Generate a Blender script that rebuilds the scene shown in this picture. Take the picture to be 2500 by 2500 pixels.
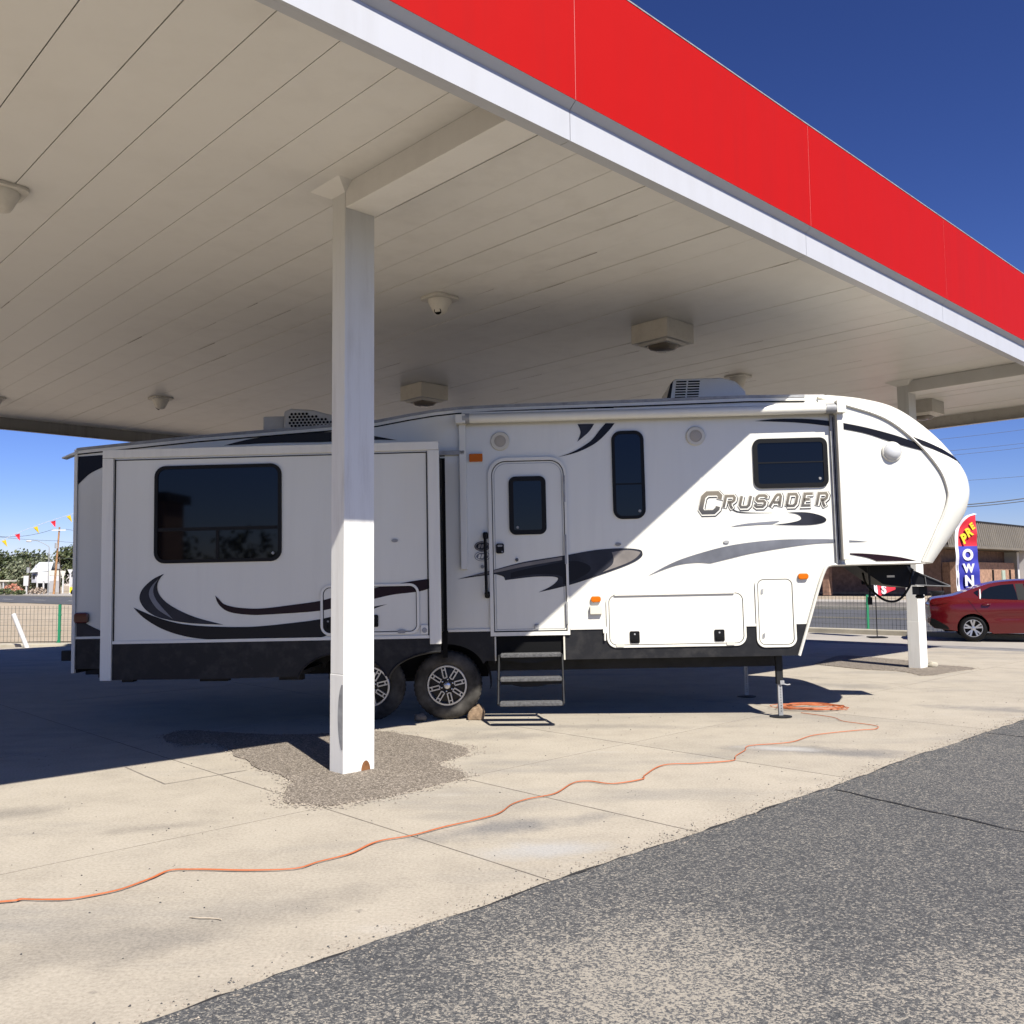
import bpy, bmesh, math, random
from mathutils import Vector, Matrix, noise as mnoise
R = math.radians
for o in list(bpy.data.objects):
    bpy.data.objects.remove(o, do_unlink=True)
scene = bpy.context.scene
COL = scene.collection
rng = random.Random(7)

# ------------------------------------------------------------------ camera
CAM_H = 1.55
pitch, roll = 0.0762947, -0.0105764
fw = Vector((0, math.cos(pitch), math.sin(pitch)))
up0 = Vector((0, -math.sin(pitch), math.cos(pitch)))
rt0 = Vector((1, 0, 0))
rt = math.cos(roll) * rt0 + math.sin(roll) * up0
up = -math.sin(roll) * rt0 + math.cos(roll) * up0
cam = bpy.data.objects.new('camera', bpy.data.cameras.new('camera'))
COL.objects.link(cam)
mw = Matrix((rt, up, -fw)).transposed().to_4x4()
mw.translation = Vector((0, 0, CAM_H))
cam.matrix_world = mw
cam.data.sensor_width = 36.0
cam.data.lens = 31.715
cam.data.clip_start = 0.05
cam.data.clip_end = 9000
scene.camera = cam

# ------------------------------------------------------------------ sky and sun
SUN_EL, SUN_AZ = R(49.8), R(27.0)          # azimuth: to the right of straight behind the camera
to_sun = Vector((math.sin(SUN_AZ) * math.cos(SUN_EL), -math.cos(SUN_AZ) * math.cos(SUN_EL), math.sin(SUN_EL)))
world = bpy.data.worlds.new('World'); scene.world = world; world.use_nodes = True
wn = world.node_tree.nodes; wl = world.node_tree.links
sky = wn.new('ShaderNodeTexSky'); sky.sky_type = 'NISHITA'; sky.sun_disc = False
sky.sun_elevation = SUN_EL
sky.sun_rotation = math.pi - SUN_AZ
sky.altitude = 0; sky.air_density = 1.0; sky.dust_density = 0.0; sky.ozone_density = 6.0
gam = wn.new('ShaderNodeGamma'); gam.inputs[1].default_value = 1.42      # deep, saturated desert sky
tint = wn.new('ShaderNodeMix'); tint.data_type = 'RGBA'; tint.blend_type = 'MULTIPLY'; tint.inputs[0].default_value = 1.0; tint.inputs[7].default_value = (0.86, 0.755, 1.0, 1)
wl.new(sky.outputs[0], gam.inputs[0]); wl.new(gam.outputs[0], tint.inputs[6]); wl.new(tint.outputs[2], wn['Background'].inputs[0])
wn['Background'].inputs[1].default_value = 0.034
sun = bpy.data.objects.new('sun', bpy.data.lights.new('sun', 'SUN')); COL.objects.link(sun)
sun.data.energy = 5.0; sun.data.angle = R(0.53); sun.data.color = (1.0, 0.965, 0.915)
sun.rotation_euler = (-to_sun).to_track_quat('-Z', 'Y').to_euler()
scene.view_settings.view_transform = 'Standard'; scene.view_settings.look = 'None'
scene.view_settings.exposure = 0.62; scene.view_settings.gamma = 1.0
scene.view_settings.use_curve_mapping = False
scene.render.engine = 'CYCLES'
scene.cycles.adaptive_threshold = 0.02; scene.cycles.max_bounces = 5; scene.cycles.diffuse_bounces = 1

# ------------------------------------------------------------------ canopy-aligned axes
YAW = 0.805
DV = Vector((math.sin(YAW), math.cos(YAW), 0))       # along the red fascia, away from the camera
NV = Vector((math.cos(YAW), -math.sin(YAW), 0))      # out of the canopy, towards the asphalt
def W(d, n, z=0.0):
    p = DV * d + NV * n
    return (p.x, p.y, z)

# ------------------------------------------------------------------ mesh helpers
class MB:
    def __init__(s):
        s.v = []; s.f = []; s.m = []
    def add(s, vs, fs, mi=0):
        b = len(s.v); s.v += [tuple(p) for p in vs]
        s.f += [tuple(b + i for i in f) for f in fs]; s.m += [mi] * len(fs); return s
    def box(s, x0, x1, y0, y1, z0, z1, mi=0):
        return s.add([(x0,y0,z0),(x1,y0,z0),(x1,y1,z0),(x0,y1,z0),(x0,y0,z1),(x1,y0,z1),(x1,y1,z1),(x0,y1,z1)],
                     [(0,3,2,1),(4,5,6,7),(0,1,5,4),(1,2,6,5),(2,3,7,6),(3,0,4,7)], mi)
    def wbox(s, d0, d1, n0, n1, z0, z1, mi=0):       # box in canopy axes
        P = [W(d0,n0,z0),W(d1,n0,z0),W(d1,n1,z0),W(d0,n1,z0),W(d0,n0,z1),W(d1,n0,z1),W(d1,n1,z1),W(d0,n1,z1)]
        return s.add(P, [(0,1,2,3),(4,7,6,5),(0,4,5,1),(1,5,6,2),(2,6,7,3),(3,7,4,0)], mi)
    def prism_xz(s, poly, y0, y1, mi=0, back=True):  # polygon in x,z; front at y0
        n = len(poly)
        area = sum(poly[i][0]*poly[(i+1)%n][1]-poly[(i+1)%n][0]*poly[i][1] for i in range(n))
        if area < 0: poly = poly[::-1]
        vs = [(x,y0,z) for x,z in poly] + [(x,y1,z) for x,z in poly]
        fs = [tuple(range(n))]
        if back: fs.append(tuple(range(2*n-1, n-1, -1)))
        fs += [(i, n+i, n+(i+1)%n, (i+1)%n) for i in range(n)]
        return s.add(vs, fs, mi)
    def prism_xy(s, poly, z0, z1, mi=0):
        n = len(poly)
        area = sum(poly[i][0]*poly[(i+1)%n][1]-poly[(i+1)%n][0]*poly[i][1] for i in range(n))
        if area < 0: poly = poly[::-1]
        vs = [(x,y,z0) for x,y in poly] + [(x,y,z1) for x,y in poly]
        fs = [tuple(range(n-1,-1,-1)), tuple(range(n, 2*n))]
        fs += [(i, (i+1)%n, n+(i+1)%n, n+i) for i in range(n)]
        return s.add(vs, fs, mi)
    def ring_xz(s, outer, inner, y0, y1, mi=0):      # frame between two outlines with equal point counts
        n = len(outer)
        vs = [(x,y0,z) for x,z in outer]+[(x,y0,z) for x,z in inner]+[(x,y1,z) for x,z in outer]+[(x,y1,z) for x,z in inner]
        fs = []
        for i in range(n):
            j = (i+1) % n
            fs += [(i,j,n+j,n+i), (i,2*n+i,2*n+j,j), (n+i,n+j,3*n+j,3*n+i), (2*n+i,3*n+i,3*n+j,2*n+j)]
        return s.add(vs, fs, mi)
    def tube(s, path, r, k=6, mi=0, cap=True):
        P = [Vector(p) for p in path]; rings = []
        nrm = None
        for i, p in enumerate(P):
            t = (P[min(i+1, len(P)-1)] - P[max(i-1, 0)])
            t = t.normalized() if t.length > 1e-9 else Vector((1,0,0))
            if nrm is None:
                nrm = t.cross(Vector((0,0,1)))
                if nrm.length < 1e-3: nrm = t.cross(Vector((1,0,0)))
            nrm = (nrm - t * nrm.dot(t)).normalized(); b = t.cross(nrm)
            rr = r[i] if isinstance(r, (list, tuple)) else r
            rings.append([p + nrm*math.cos(2*math.pi*a/k)*rr + b*math.sin(2*math.pi*a/k)*rr for a in range(k)])
        vs = [q for ring in rings for q in ring]; fs = []
        for i in range(len(P)-1):
            for a in range(k):
                c = (a+1) % k
                fs.append((i*k+a, i*k+c, (i+1)*k+c, (i+1)*k+a))
        if cap: fs += [tuple(range(k-1,-1,-1)), tuple(range((len(P)-1)*k, len(P)*k))]
        return s.add(vs, fs, mi)
    def lathe(s, prof, c, axis='z', k=32, mi=0):     # prof: (radius, height along axis)
        vs = []
        for r, h in prof:
            for a in range(k):
                x, y = r*math.cos(2*math.pi*a/k), r*math.sin(2*math.pi*a/k)
                q = {'z': (x,y,h), 'y': (x,h,y), 'x': (h,x,y)}[axis]
                vs.append((c[0]+q[0], c[1]+q[1], c[2]+q[2]))
        fs = []
        for i in range(len(prof)-1):
            for a in range(k):
                b = (a+1) % k
                fs.append((i*k+a, i*k+b, (i+1)*k+b, (i+1)*k+a))
        return s.add(vs, fs, mi)
    def build(s, name, mats, parent=None, smooth=None, bevel=0, seg=2, fix=True):
        me = bpy.data.meshes.new(name)
        me.from_pydata(s.v, [], s.f)
        if not isinstance(mats, (list, tuple)): mats = [mats]
        for m in mats: me.materials.append(m)
        me.polygons.foreach_set('material_index', s.m)
        bm = bmesh.new(); bm.from_mesh(me)
        if fix: bmesh.ops.recalc_face_normals(bm, faces=bm.faces)
        if bevel:
            bmesh.ops.remove_doubles(bm, verts=bm.verts, dist=1e-5)
            ed = [e for e in bm.edges if len(e.link_faces) == 2 and e.calc_face_angle(0) > R(30)]
            bmesh.ops.bevel(bm, geom=ed, offset=bevel, segments=seg, affect='EDGES', profile=0.6, clamp_overlap=True)
        if smooth:
            bmesh.ops.remove_doubles(bm, verts=bm.verts, dist=1e-5)
            for f in bm.faces: f.smooth = True
            for e in bm.edges:
                e.smooth = len(e.link_faces) == 2 and e.calc_face_angle(0) < R(smooth)
        bm.to_mesh(me); bm.free()
        o = bpy.data.objects.new(name, me); COL.objects.link(o)
        if parent: o.parent = parent
        return o
def tag(o, label=None, cat=None, group=None, kind=None):
    if label: o['label'] = label
    if cat: o['category'] = cat
    if group: o['group'] = group
    if kind: o['kind'] = kind
    return o
def empty(name, label, cat, loc=(0,0,0), group=None):
    o = bpy.data.objects.new(name, None); COL.objects.link(o); o.location = loc
    o.empty_display_size = 0.2
    return tag(o, label, cat, group)
def share(src, name, parent=None, matrix=None):
    o = bpy.data.objects.new(name, src.data); COL.objects.link(o)
    if parent: o.parent = parent
    if matrix is not None: o.matrix_local = matrix
    return o
def rrect(x0, x1, z0, z1, r, k=6):
    pts = []
    for cx, cz, a0 in ((x1-r,z1-r,0),(x0+r,z1-r,90),(x0+r,z0+r,180),(x1-r,z0+r,270)):
        for i in range(k+1):
            a = R(a0 + 90*i/k); pts.append((cx+r*math.cos(a), cz+r*math.sin(a)))
    return pts
def circle(cx, cz, r, k=28, rz=None):
    return [(cx+r*math.cos(2*math.pi*i/k), cz+(rz or r)*math.sin(2*math.pi*i/k)) for i in range(k)]
def crom(pts, n=6):                                   # open Catmull-Rom chain
    if len(pts) < 3: return list(pts)
    out = []
    P = [pts[0]] + list(pts) + [pts[-1]]
    for i in range(1, len(P)-2):
        for j in range(n):
            t = j/n
            out.append(tuple(0.5*((2*P[i][a]) + (-P[i-1][a]+P[i+1][a])*t + (2*P[i-1][a]-5*P[i][a]+4*P[i+1][a]-P[i+2][a])*t*t
                       + (-P[i-1][a]+3*P[i][a]-3*P[i+1][a]+P[i+2][a])*t**3) for a in range(len(pts[0]))))
    out.append(tuple(pts[-1])); return out
def text_mesh(body, size, mat, name, parent=None, shear=0.0, offset=0.0, extrude=0.002, space=1.0):
    cu = bpy.data.curves.new(name, 'FONT'); cu.body = body; cu.size = size; cu.shear = shear; cu.offset = offset
    cu.extrude = extrude; cu.align_x = 'CENTER'; cu.align_y = 'CENTER'; cu.resolution_u = 4; cu.space_character = space
    ob = bpy.data.objects.new('tmp', cu); COL.objects.link(ob)
    dg = bpy.context.evaluated_depsgraph_get(); dg.update()
    me = bpy.data.meshes.new_from_object(ob.evaluated_get(dg)); me.name = name
    bpy.data.objects.remove(ob, do_unlink=True)
    me.materials.clear(); me.materials.append(mat)
    o = bpy.data.objects.new(name, me); COL.objects.link(o)
    if parent: o.parent = parent
    return o

# ------------------------------------------------------------------ materials
def mat(name, col, rough=0.5, metal=0.0, spec=0.5, coat=0.0):
    m = bpy.data.materials.new(name); m.use_nodes = True
    b = m.node_tree.nodes['Principled BSDF']
    b.inputs['Base Color'].default_value = (*col, 1); b.inputs['Roughness'].default_value = rough
    b.inputs['Metallic'].default_value = metal; b.inputs['Specular IOR Level'].default_value = spec
    b.inputs['Coat Weight'].default_value = coat
    return m
class NT:
    def __init__(s, m):
        s.m = m; s.t = m.node_tree; s.b = s.t.nodes['Principled BSDF']
    def n(s, typ, **kw):
        nd = s.t.nodes.new(typ)
        for k, v in kw.items(): setattr(nd, k, v)
        return nd
    def l(s, a, b): s.t.links.new(a, b)
    def pos(s, scale=(1,1,1), obj=False):
        src = s.n('ShaderNodeTexCoord').outputs['Object'] if obj else s.n('ShaderNodeNewGeometry').outputs['Position']
        mp = s.n('ShaderNodeMapping'); mp.inputs['Scale'].default_value = scale; s.l(src, mp.inputs['Vector'])
        return mp.outputs[0]
    def noise(s, vec, scale, detail=3, rough=0.55):
        nd = s.n('ShaderNodeTexNoise'); nd.inputs['Scale'].default_value = scale; nd.inputs['Detail'].default_value = detail
        nd.inputs['Roughness'].default_value = rough; s.l(vec, nd.inputs['Vector']); return nd.outputs['Fac']
    def ramp(s, fac, stops, interp='LINEAR'):
        nd = s.n('ShaderNodeValToRGB'); nd.color_ramp.interpolation = interp
        el = nd.color_ramp.elements
        while len(el) > 1: el.remove(el[-1])
        el[0].position = stops[0][0]; el[0].color = (*stops[0][1], 1) if isinstance(stops[0][1], tuple) else (stops[0][1],)*3 + (1,)
        for p, c in stops[1:]:
            e = el.new(p); e.color = (*c, 1) if isinstance(c, tuple) else (c, c, c, 1)
        s.l(fac, nd.inputs[0]); return nd.outputs[0]
    def mix(s, fac, a, b, mode='MIX'):
        nd = s.n('ShaderNodeMix', data_type='RGBA', blend_type=mode)
        for sock, v in ((nd.inputs[0], fac), (nd.inputs[6], a), (nd.inputs[7], b)):
            if isinstance(v, (int, float)): sock.default_value = v
            elif isinstance(v, tuple): sock.default_value = (*v, 1)
            else: s.l(v, sock)
        return nd.outputs[2]
    def math(s, op, a, b=0.5):
        nd = s.n('ShaderNodeMath', operation=op)
        for sock, v in ((nd.inputs[0], a), (nd.inputs[1], b)):
            if isinstance(v, (int, float)): sock.default_value = v
            else: s.l(v, sock)
        return nd.outputs[0]
    def bump(s, h, strength=0.3, dist=0.01):
        nd = s.n('ShaderNodeBump'); nd.inputs['Strength'].default_value = strength; nd.inputs['Distance'].default_value = dist
        s.l(h, nd.inputs['Height']); s.l(nd.outputs[0], s.b.inputs['Normal'])
    def col(s, c): s.l(c, s.b.inputs['Base Color'])

def painted(name, col, rough=0.4, dirt=(0.45,0.40,0.33), amount=0.25, streak=True, scale=3.0, coat=0.0, bump=0.0, spec=0.45, wave=0.0):
    m = mat(name, col, rough, coat=coat, spec=spec); N = NT(m)
    v = N.pos((1,1,0.08) if streak else (1,1,1))
    f = N.ramp(N.noise(v, scale*3, 5, 0.65), [(0.45, 0.0), (0.85, 1.0)])
    g = N.noise(N.pos(), scale*0.35, 4)
    f2 = N.math('MULTIPLY', N.math('MULTIPLY', f, N.ramp(g, [(0.35, 0.2), (0.7, 1.0)])), amount)
    N.col(N.mix(f2, col, dirt))
    if bump: N.bump(N.noise(N.pos(), 140, 3), bump, 0.004)
    if wave: N.bump(N.noise(N.pos(), 1.6, 2), wave, 0.02)      # panels are never dead flat
    return m
def fleck(name, col, var=0.12, scale=4, rough=0.7, bump=0.0, bs=40, spec=0.4):
    m = mat(name, col, rough, spec=spec); N = NT(m)
    f = N.noise(N.pos(), scale, 5, 0.6)
    lo = tuple(c*(1-var) for c in col); hi = tuple(min(1, c*(1+var)) for c in col)
    N.col(N.ramp(f, [(0.3, lo), (0.7, hi)]))
    if bump: N.bump(N.noise(N.pos(), bs, 3), bump, 0.01)
    return m

M = {}
M['rv_white'] = painted('rv_white', (0.81,0.785,0.675), 0.26, (0.40,0.37,0.31), 0.16, scale=2.4, coat=0.2, wave=0.25)
M['rv_trim'] = painted('rv_trim', (0.83,0.80,0.69), 0.35, (0.35,0.33,0.3), 0.3, scale=4.0)
M['rv_roof'] = fleck('rv_roof', (0.62,0.60,0.55), 0.1, 3, 0.6)
M['skirt'] = painted('skirt', (0.017,0.017,0.018), 0.45, (0.13,0.12,0.105), 0.5, streak=False, scale=2.5, spec=0.22)
M['black'] = mat('vinyl_black', (0.007,0.007,0.010), 0.35, spec=0.22)
M['charcoal'] = fleck('vinyl_charcoal', (0.024,0.025,0.032), 0.6, 2.2, 0.35, spec=0.22)
M['grey'] = fleck('vinyl_grey', (0.16,0.165,0.18), 0.5, 1.1, 0.3)
M['taupe'] = fleck('vinyl_taupe', (0.24,0.215,0.19), 0.25, 3, 0.35)
M['maroon'] = mat('vinyl_maroon', (0.016,0.005,0.008), 0.35, spec=0.22)
def fade(name, lo, hi, z0, z1):
    m = mat(name, lo, 0.35); N = NT(m); sx = N.n('ShaderNodeSeparateXYZ'); N.l(N.n('ShaderNodeTexCoord').outputs['Object'], sx.inputs[0])
    mr = N.n('ShaderNodeMapRange'); mr.inputs[1].default_value = z0; mr.inputs[2].default_value = z1; N.l(sx.outputs[2], mr.inputs[0])
    N.col(N.mix(mr.outputs[0], lo, hi)); return m
M['tan'] = fade('vinyl_tan', (0.07,0.068,0.065), (0.21,0.18,0.13), 2.27, 2.45)
M['blackpaint'] = mat('satin_black', (0.006,0.006,0.007), 0.45, spec=0.2)
M['mildew_shade'] = painted('shaded_mildewed_fascia', (0.30,0.29,0.27), 0.6, (0.035,0.035,0.033), 0.9, scale=2.2)  # inner face's shade put into the dark grey base, plus black mildew stains
M['glass'] = mat('tinted_glass', (0.002,0.0025,0.004), 0.03, spec=0.32)
M['rubber'] = mat('black_rubber', (0.007,0.007,0.007), 0.5, spec=0.2)
M['seal'] = mat('black_seal', (0.005,0.005,0.005), 0.7, spec=0.15)
M['tyre'] = fleck('tyre_rubber', (0.068,0.063,0.055), 0.6, 6, 0.9, spec=0.2)
M['alloy'] = mat('machined_alloy', (0.55,0.55,0.56), 0.28, 0.9)
M['rimblack'] = mat('gloss_black_rim', (0.007,0.007,0.008), 0.3, spec=0.3)
M['steel'] = fleck('dull_steel', (0.32,0.32,0.31), 0.25, 8, 0.5)
M['darksteel'] = fleck('dark_steel', (0.018,0.018,0.018), 0.3, 6, 0.55, spec=0.2)
M['amber'] = mat('amber_lens', (0.62,0.14,0.002), 0.35, spec=0.2)
M['redlens'] = mat('red_lens', (0.09,0.004,0.005), 0.15, coat=0.4)
M['cream'] = mat('cream_plastic', (0.68,0.64,0.52), 0.45)
M['lens'] = mat('clear_lens', (0.62,0.62,0.60), 0.12, coat=0.6)
M['speaker'] = mat('beige_grille', (0.46,0.41,0.33), 0.6)
M['carpet'] = fleck('step_carpet', (0.105,0.103,0.10), 0.45, 40, 0.95, 0.6, 160)
M['soffit'] = painted('soffit_enamel', (0.87,0.83,0.745), 0.38, (0.36,0.31,0.24), 0.26, streak=False, scale=0.9)
M['seam'] = fleck('rusty_seam', (0.16,0.12,0.09), 0.5, 5, 0.8)
M['fascia_white'] = painted('fascia_white', (0.53,0.53,0.53), 0.35, (0.36,0.34,0.30), 0.35, scale=1.8, wave=0.3)
M['fascia_red'] = painted('fascia_red', (0.44,0.0055,0.0035), 0.6, (0.30,0.010,0.009), 0.45, scale=1.6, spec=0.14, wave=0.35)
M['column'] = painted('column_paint', (0.82,0.80,0.73), 0.5, (0.34,0.28,0.20), 0.45, scale=5.0, bump=0.12)
M['fixture'] = painted('fixture_enamel', (0.74,0.69,0.59), 0.45, (0.30,0.24,0.17), 0.5, streak=False, scale=3.0)
M['lampglass'] = mat('dusty_lamp_lens', (0.20,0.17,0.13), 0.25)
M['orange'] = mat('orange_cable', (0.50,0.135,0.042), 0.5)
M['wood'] = fleck('weathered_wood', (0.24,0.165,0.10), 0.45, 22, 0.85, 0.5, 70)
M['rock'] = fleck('grey_rock', (0.16,0.14,0.11), 0.35, 16, 0.9, 0.6, 50)
M['green'] = mat('green_steel', (0.02,0.22,0.10), 0.5)
M['wire'] = mat('fence_wire', (0.10,0.11,0.10), 0.6)
M['carred'] = mat('car_red', (0.095,0.0022,0.0035), 0.25, 0.0, spec=0.35, coat=0.7)
M['carglass'] = mat('car_glass', (0.006,0.008,0.010), 0.03, spec=0.6)
M['blue'] = mat('flag_blue', (0.035,0.04,0.36), 0.7)
M['flagred'] = mat('flag_red', (0.70,0.02,0.04), 0.7)
M['flagwhite'] = mat('flag_white', (0.80,0.78,0.80), 0.7)
M['flagyellow'] = mat('flag_yellow', (0.82,0.62,0.02), 0.7)
M['whitepaint'] = painted('white_paint', (0.62,0.61,0.58), 0.5, (0.4,0.36,0.3), 0.25, scale=2.0)
M['brick'] = fleck('tan_brick', (0.32,0.19,0.125), 0.35, 3.5, 0.9, 0.4, 12)
M['brickdark'] = fleck('brown_brick', (0.20,0.125,0.095), 0.3, 3.0, 0.9, 0.4, 12)
M['metalclad'] = fleck('bronze_cladding', (0.165,0.145,0.112), 0.12, 0.6, 0.5)
M['woodpole'] = fleck('pole_timber', (0.36,0.19,0.085), 0.3, 1.5, 0.9)
M['bark'] = fleck('bark', (0.09,0.065,0.045), 0.4, 6, 0.95)
M['cable'] = mat('power_cable', (0.05,0.055,0.06), 0.6)

def leaf_mat(name, a, b):
    m = mat(name, a, 0.6); N = NT(m)
    r = N.n('ShaderNodeNewGeometry').outputs['Random Per Island']
    N.col(N.ramp(r, [(0.0, a), (1.0, b)]))
    return m
M['leaf'] = leaf_mat('tree_leaf', (0.030,0.050,0.018), (0.13,0.145,0.055))
M['leafpale'] = leaf_mat('pale_leaf', (0.09,0.11,0.06), (0.24,0.25,0.15))

def concrete():
    m = mat('concrete', (0.410,0.360,0.279), 0.85); N = NT(m)
    p = N.pos()
    big = N.noise(p, 0.45, 5, 0.6); mid = N.noise(p, 2.3, 6, 0.65); fine = N.noise(p, 55, 4, 0.7)
    c = N.ramp(big, [(0.32, (0.295,0.256,0.200)), (0.50, (0.389,0.336,0.257)), (0.68, (0.447,0.392,0.306))])
    c = N.mix(0.55, c, N.ramp(mid, [(0.28, (0.254,0.220,0.170)), (0.52, (0.402,0.352,0.272)), (0.75, (0.476,0.420,0.328))]))
    # tyre smudges and spills, grey-blue, stretched along the driving direction
    mp = N.n('ShaderNodeMapping'); mp.inputs['Rotation'].default_value = (0, 0, R(42)); mp.inputs['Scale'].default_value = (0.35, 1.2, 1)
    N.l(p, mp.inputs['Vector'])
    sm = N.ramp(N.noise(mp.outputs[0], 1.05, 4, 0.6), [(0.53, 0.0), (0.70, 0.72)])
    c = N.mix(sm, c, (0.180,0.172,0.159))
    wh = N.ramp(N.noise(mp.outputs[0], 1.9, 4, 0.6), [(0.64, 0.0), (0.80, 0.6)])
    c = N.mix(wh, c, (0.492,0.468,0.423))
    # individual tyre scuffs, spills and washed-out places: (x, y, along, across, turn, strength, colour)
    for (cx, cy, ra, rb, an, am, cl) in ((-0.05,5.85,0.75,0.22,20,0.75,(0.20,0.20,0.205)), (0.12,5.35,0.45,0.20,10,0.6,(0.50,0.50,0.49)), (2.75,8.2,0.95,0.28,-18,0.8,(0.18,0.18,0.185)),
            (2.45,8.35,0.45,0.14,-20,0.7,(0.54,0.53,0.51)), (5.7,10.6,1.1,0.30,-30,0.6,(0.20,0.195,0.19)), (-3.4,6.3,0.5,0.25,15,0.55,(0.24,0.215,0.18)), (-1.9,3.95,0.6,0.30,30,0.4,(0.26,0.23,0.19)),
            (1.2,9.7,1.3,0.18,-5,0.45,(0.24,0.22,0.19)), (-0.15,9.2,0.8,0.3,10,0.45,(0.22,0.20,0.175)), (4.6,13.2,1.5,0.35,-30,0.4,(0.24,0.22,0.20)), (-2.3,5.9,0.4,0.12,25,0.5,(0.22,0.195,0.165)), (-1.3,4.3,1.0,0.25,35,0.35,(0.25,0.225,0.19))):
        vs = N.n('ShaderNodeVectorMath', operation='SUBTRACT'); N.l(p, vs.inputs[0]); vs.inputs[1].default_value = (cx, cy, 0)
        vr = N.n('ShaderNodeVectorRotate', rotation_type='Z_AXIS'); vr.inputs['Angle'].default_value = R(-an); N.l(vs.outputs[0], vr.inputs['Vector'])
        vm = N.n('ShaderNodeVectorMath', operation='MULTIPLY'); N.l(vr.outputs[0], vm.inputs[0]); vm.inputs[1].default_value = (1/ra, 1/rb, 0)
        vl = N.n('ShaderNodeVectorMath', operation='LENGTH'); N.l(vm.outputs[0], vl.inputs[0])
        wb = N.math('ADD', vl.outputs['Value'], N.math('MULTIPLY', N.math('SUBTRACT', mid, 0.5), 1.9))
        c = N.mix(N.ramp(wb, [(0.25, min(1.0, am*1.35)), (1.05, 0.0)]), c, tuple(x*0.62 for x in cl) if cl[0] < 0.4 else tuple(x*0.80 for x in cl))
    # small dark spots
    vo = N.n('ShaderNodeTexVoronoi'); vo.inputs['Scale'].default_value = 2.1; vo.inputs['Randomness'].default_value = 1.0
    N.l(p, vo.inputs['Vector'])
    wob = N.math('ADD', vo.outputs['Distance'], N.math('MULTIPLY', N.noise(p, 9, 3), 0.10))
    sp = N.ramp(wob, [(0.068, 1.0), (0.092, 0.0)])
    c = N.mix(N.math('MULTIPLY', sp, 0.55), c, (0.13,0.115,0.10))
    c = N.mix(0.36, c, N.ramp(fine, [(0.33, (0.180,0.156,0.117)), (0.5, (0.377,0.332,0.260)), (0.68, (0.541,0.480,0.378))]))
    oi = N.n('ShaderNodeObjectInfo').outputs['Random']
    c = N.mix(1.0, c, N.ramp(oi, [(0.0, 0.97), (1.0, 1.08)]), 'MULTIPLY')
    N.col(c); N.bump(N.math('ADD', fine, N.math('MULTIPLY', mid, 0.6)), 0.25, 0.006)
    return m
M['concrete'] = concrete()
def asphalt(name, dark, mid, light, tan, scale=75, bias=0.0, wear=0.5, spots=()):
    # bitumen with stones of every shade showing through; "wear" shifts how much pale aggregate is bare from place to place
    m = mat(name, dark, 0.9, spec=0.2); N = NT(m)
    p = N.pos()
    def stones(sc):
        v = N.n('ShaderNodeTexVoronoi'); v.inputs['Scale'].default_value = sc; N.l(p, v.inputs['Vector'])
        sx = N.n('ShaderNodeSeparateColor'); N.l(v.outputs['Color'], sx.inputs[0]); return sx.outputs[0], v.outputs['Distance']
    r1, d1 = stones(scale); r2, d2 = stones(scale*1.9)
    r = N.math('ADD', N.math('MULTIPLY', r1, 0.6), N.math('MULTIPLY', r2, 0.4))
    big = N.noise(p, 0.30, 3, 0.5); md = N.noise(p, 1.9, 5, 0.7)
    area = N.math('ADD', N.math('MULTIPLY', big, 0.5), N.math('MULTIPLY', md, 0.5))
    sh = N.math('ADD', N.math('MULTIPLY', N.math('SUBTRACT', area, 0.5), wear), bias)
    for (cx, cy, rad, amt) in spots:                  # places scoured bare by turning tyres
        vd = N.n('ShaderNodeVectorMath', operation='DISTANCE'); N.l(p, vd.inputs[0]); vd.inputs[1].default_value = (cx, cy, 0)
        wob = N.math('ADD', vd.outputs['Value'], N.math('MULTIPLY', N.math('SUBTRACT', md, 0.5), rad*1.6))
        mr = N.n('ShaderNodeMapRange'); mr.inputs[1].default_value = rad; mr.inputs[2].default_value = rad*0.15; mr.inputs[3].default_value = 0.0; mr.inputs[4].default_value = amt
        N.l(wob, mr.inputs[0]); sh = N.math('ADD', sh, mr.outputs[0])
    c = N.ramp(N.math('ADD', r, sh), [(0.22, dark), (0.50, mid), (0.66, light), (0.86, tan)])
    N.col(c); N.bump(N.math('SUBTRACT', 1.0, d1), 0.35, 0.006)
    return m
M['asphalt'] = asphalt('asphalt', (0.058,0.059,0.060), (0.092,0.092,0.090), (0.145,0.140,0.128), (0.34,0.305,0.245), 100, -0.045, 0.42, ((0.45,3.55,1.0,0.34),(1.9,3.2,0.85,0.30),(-0.7,3.1,0.7,0.14)))
M['patch'] = asphalt('patch_aggregate', (0.10,0.084,0.066), (0.19,0.16,0.125), (0.25,0.21,0.165), (0.40,0.345,0.28), 85, 0.0, 0.2)
M['road'] = fleck('road_asphalt', (0.085,0.084,0.086), 0.18, 0.5, 0.9)
M['roadline'] = mat('road_paint', (0.6,0.58,0.52), 0.7)
M['joint'] = fleck('joint_dirt', (0.11,0.092,0.07), 0.6, 3, 0.95)
def sandmat():
    m = mat('sand', (0.5,0.4,0.27), 0.95); N = NT(m); p = N.pos()
    a = N.noise(p, 0.05, 6, 0.6); b = N.noise(p, 0.9, 6, 0.7)
    c = N.mix(0.5, N.ramp(a, [(0.3, (0.32,0.25,0.16)), (0.7, (0.46,0.38,0.275))]), N.ramp(b, [(0.3, (0.26,0.20,0.13)), (0.7, (0.48,0.39,0.28))]))
    N.col(c); N.bump(b, 0.6, 0.15); return m
M['sand'] = sandmat()
M['kerb'] = fleck('kerb_concrete', (0.41,0.37,0.285), 0.15, 2.0, 0.9)
M['farpave'] = fleck('far_pavement', (0.37,0.335,0.285), 0.14, 0.4, 0.9)

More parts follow.
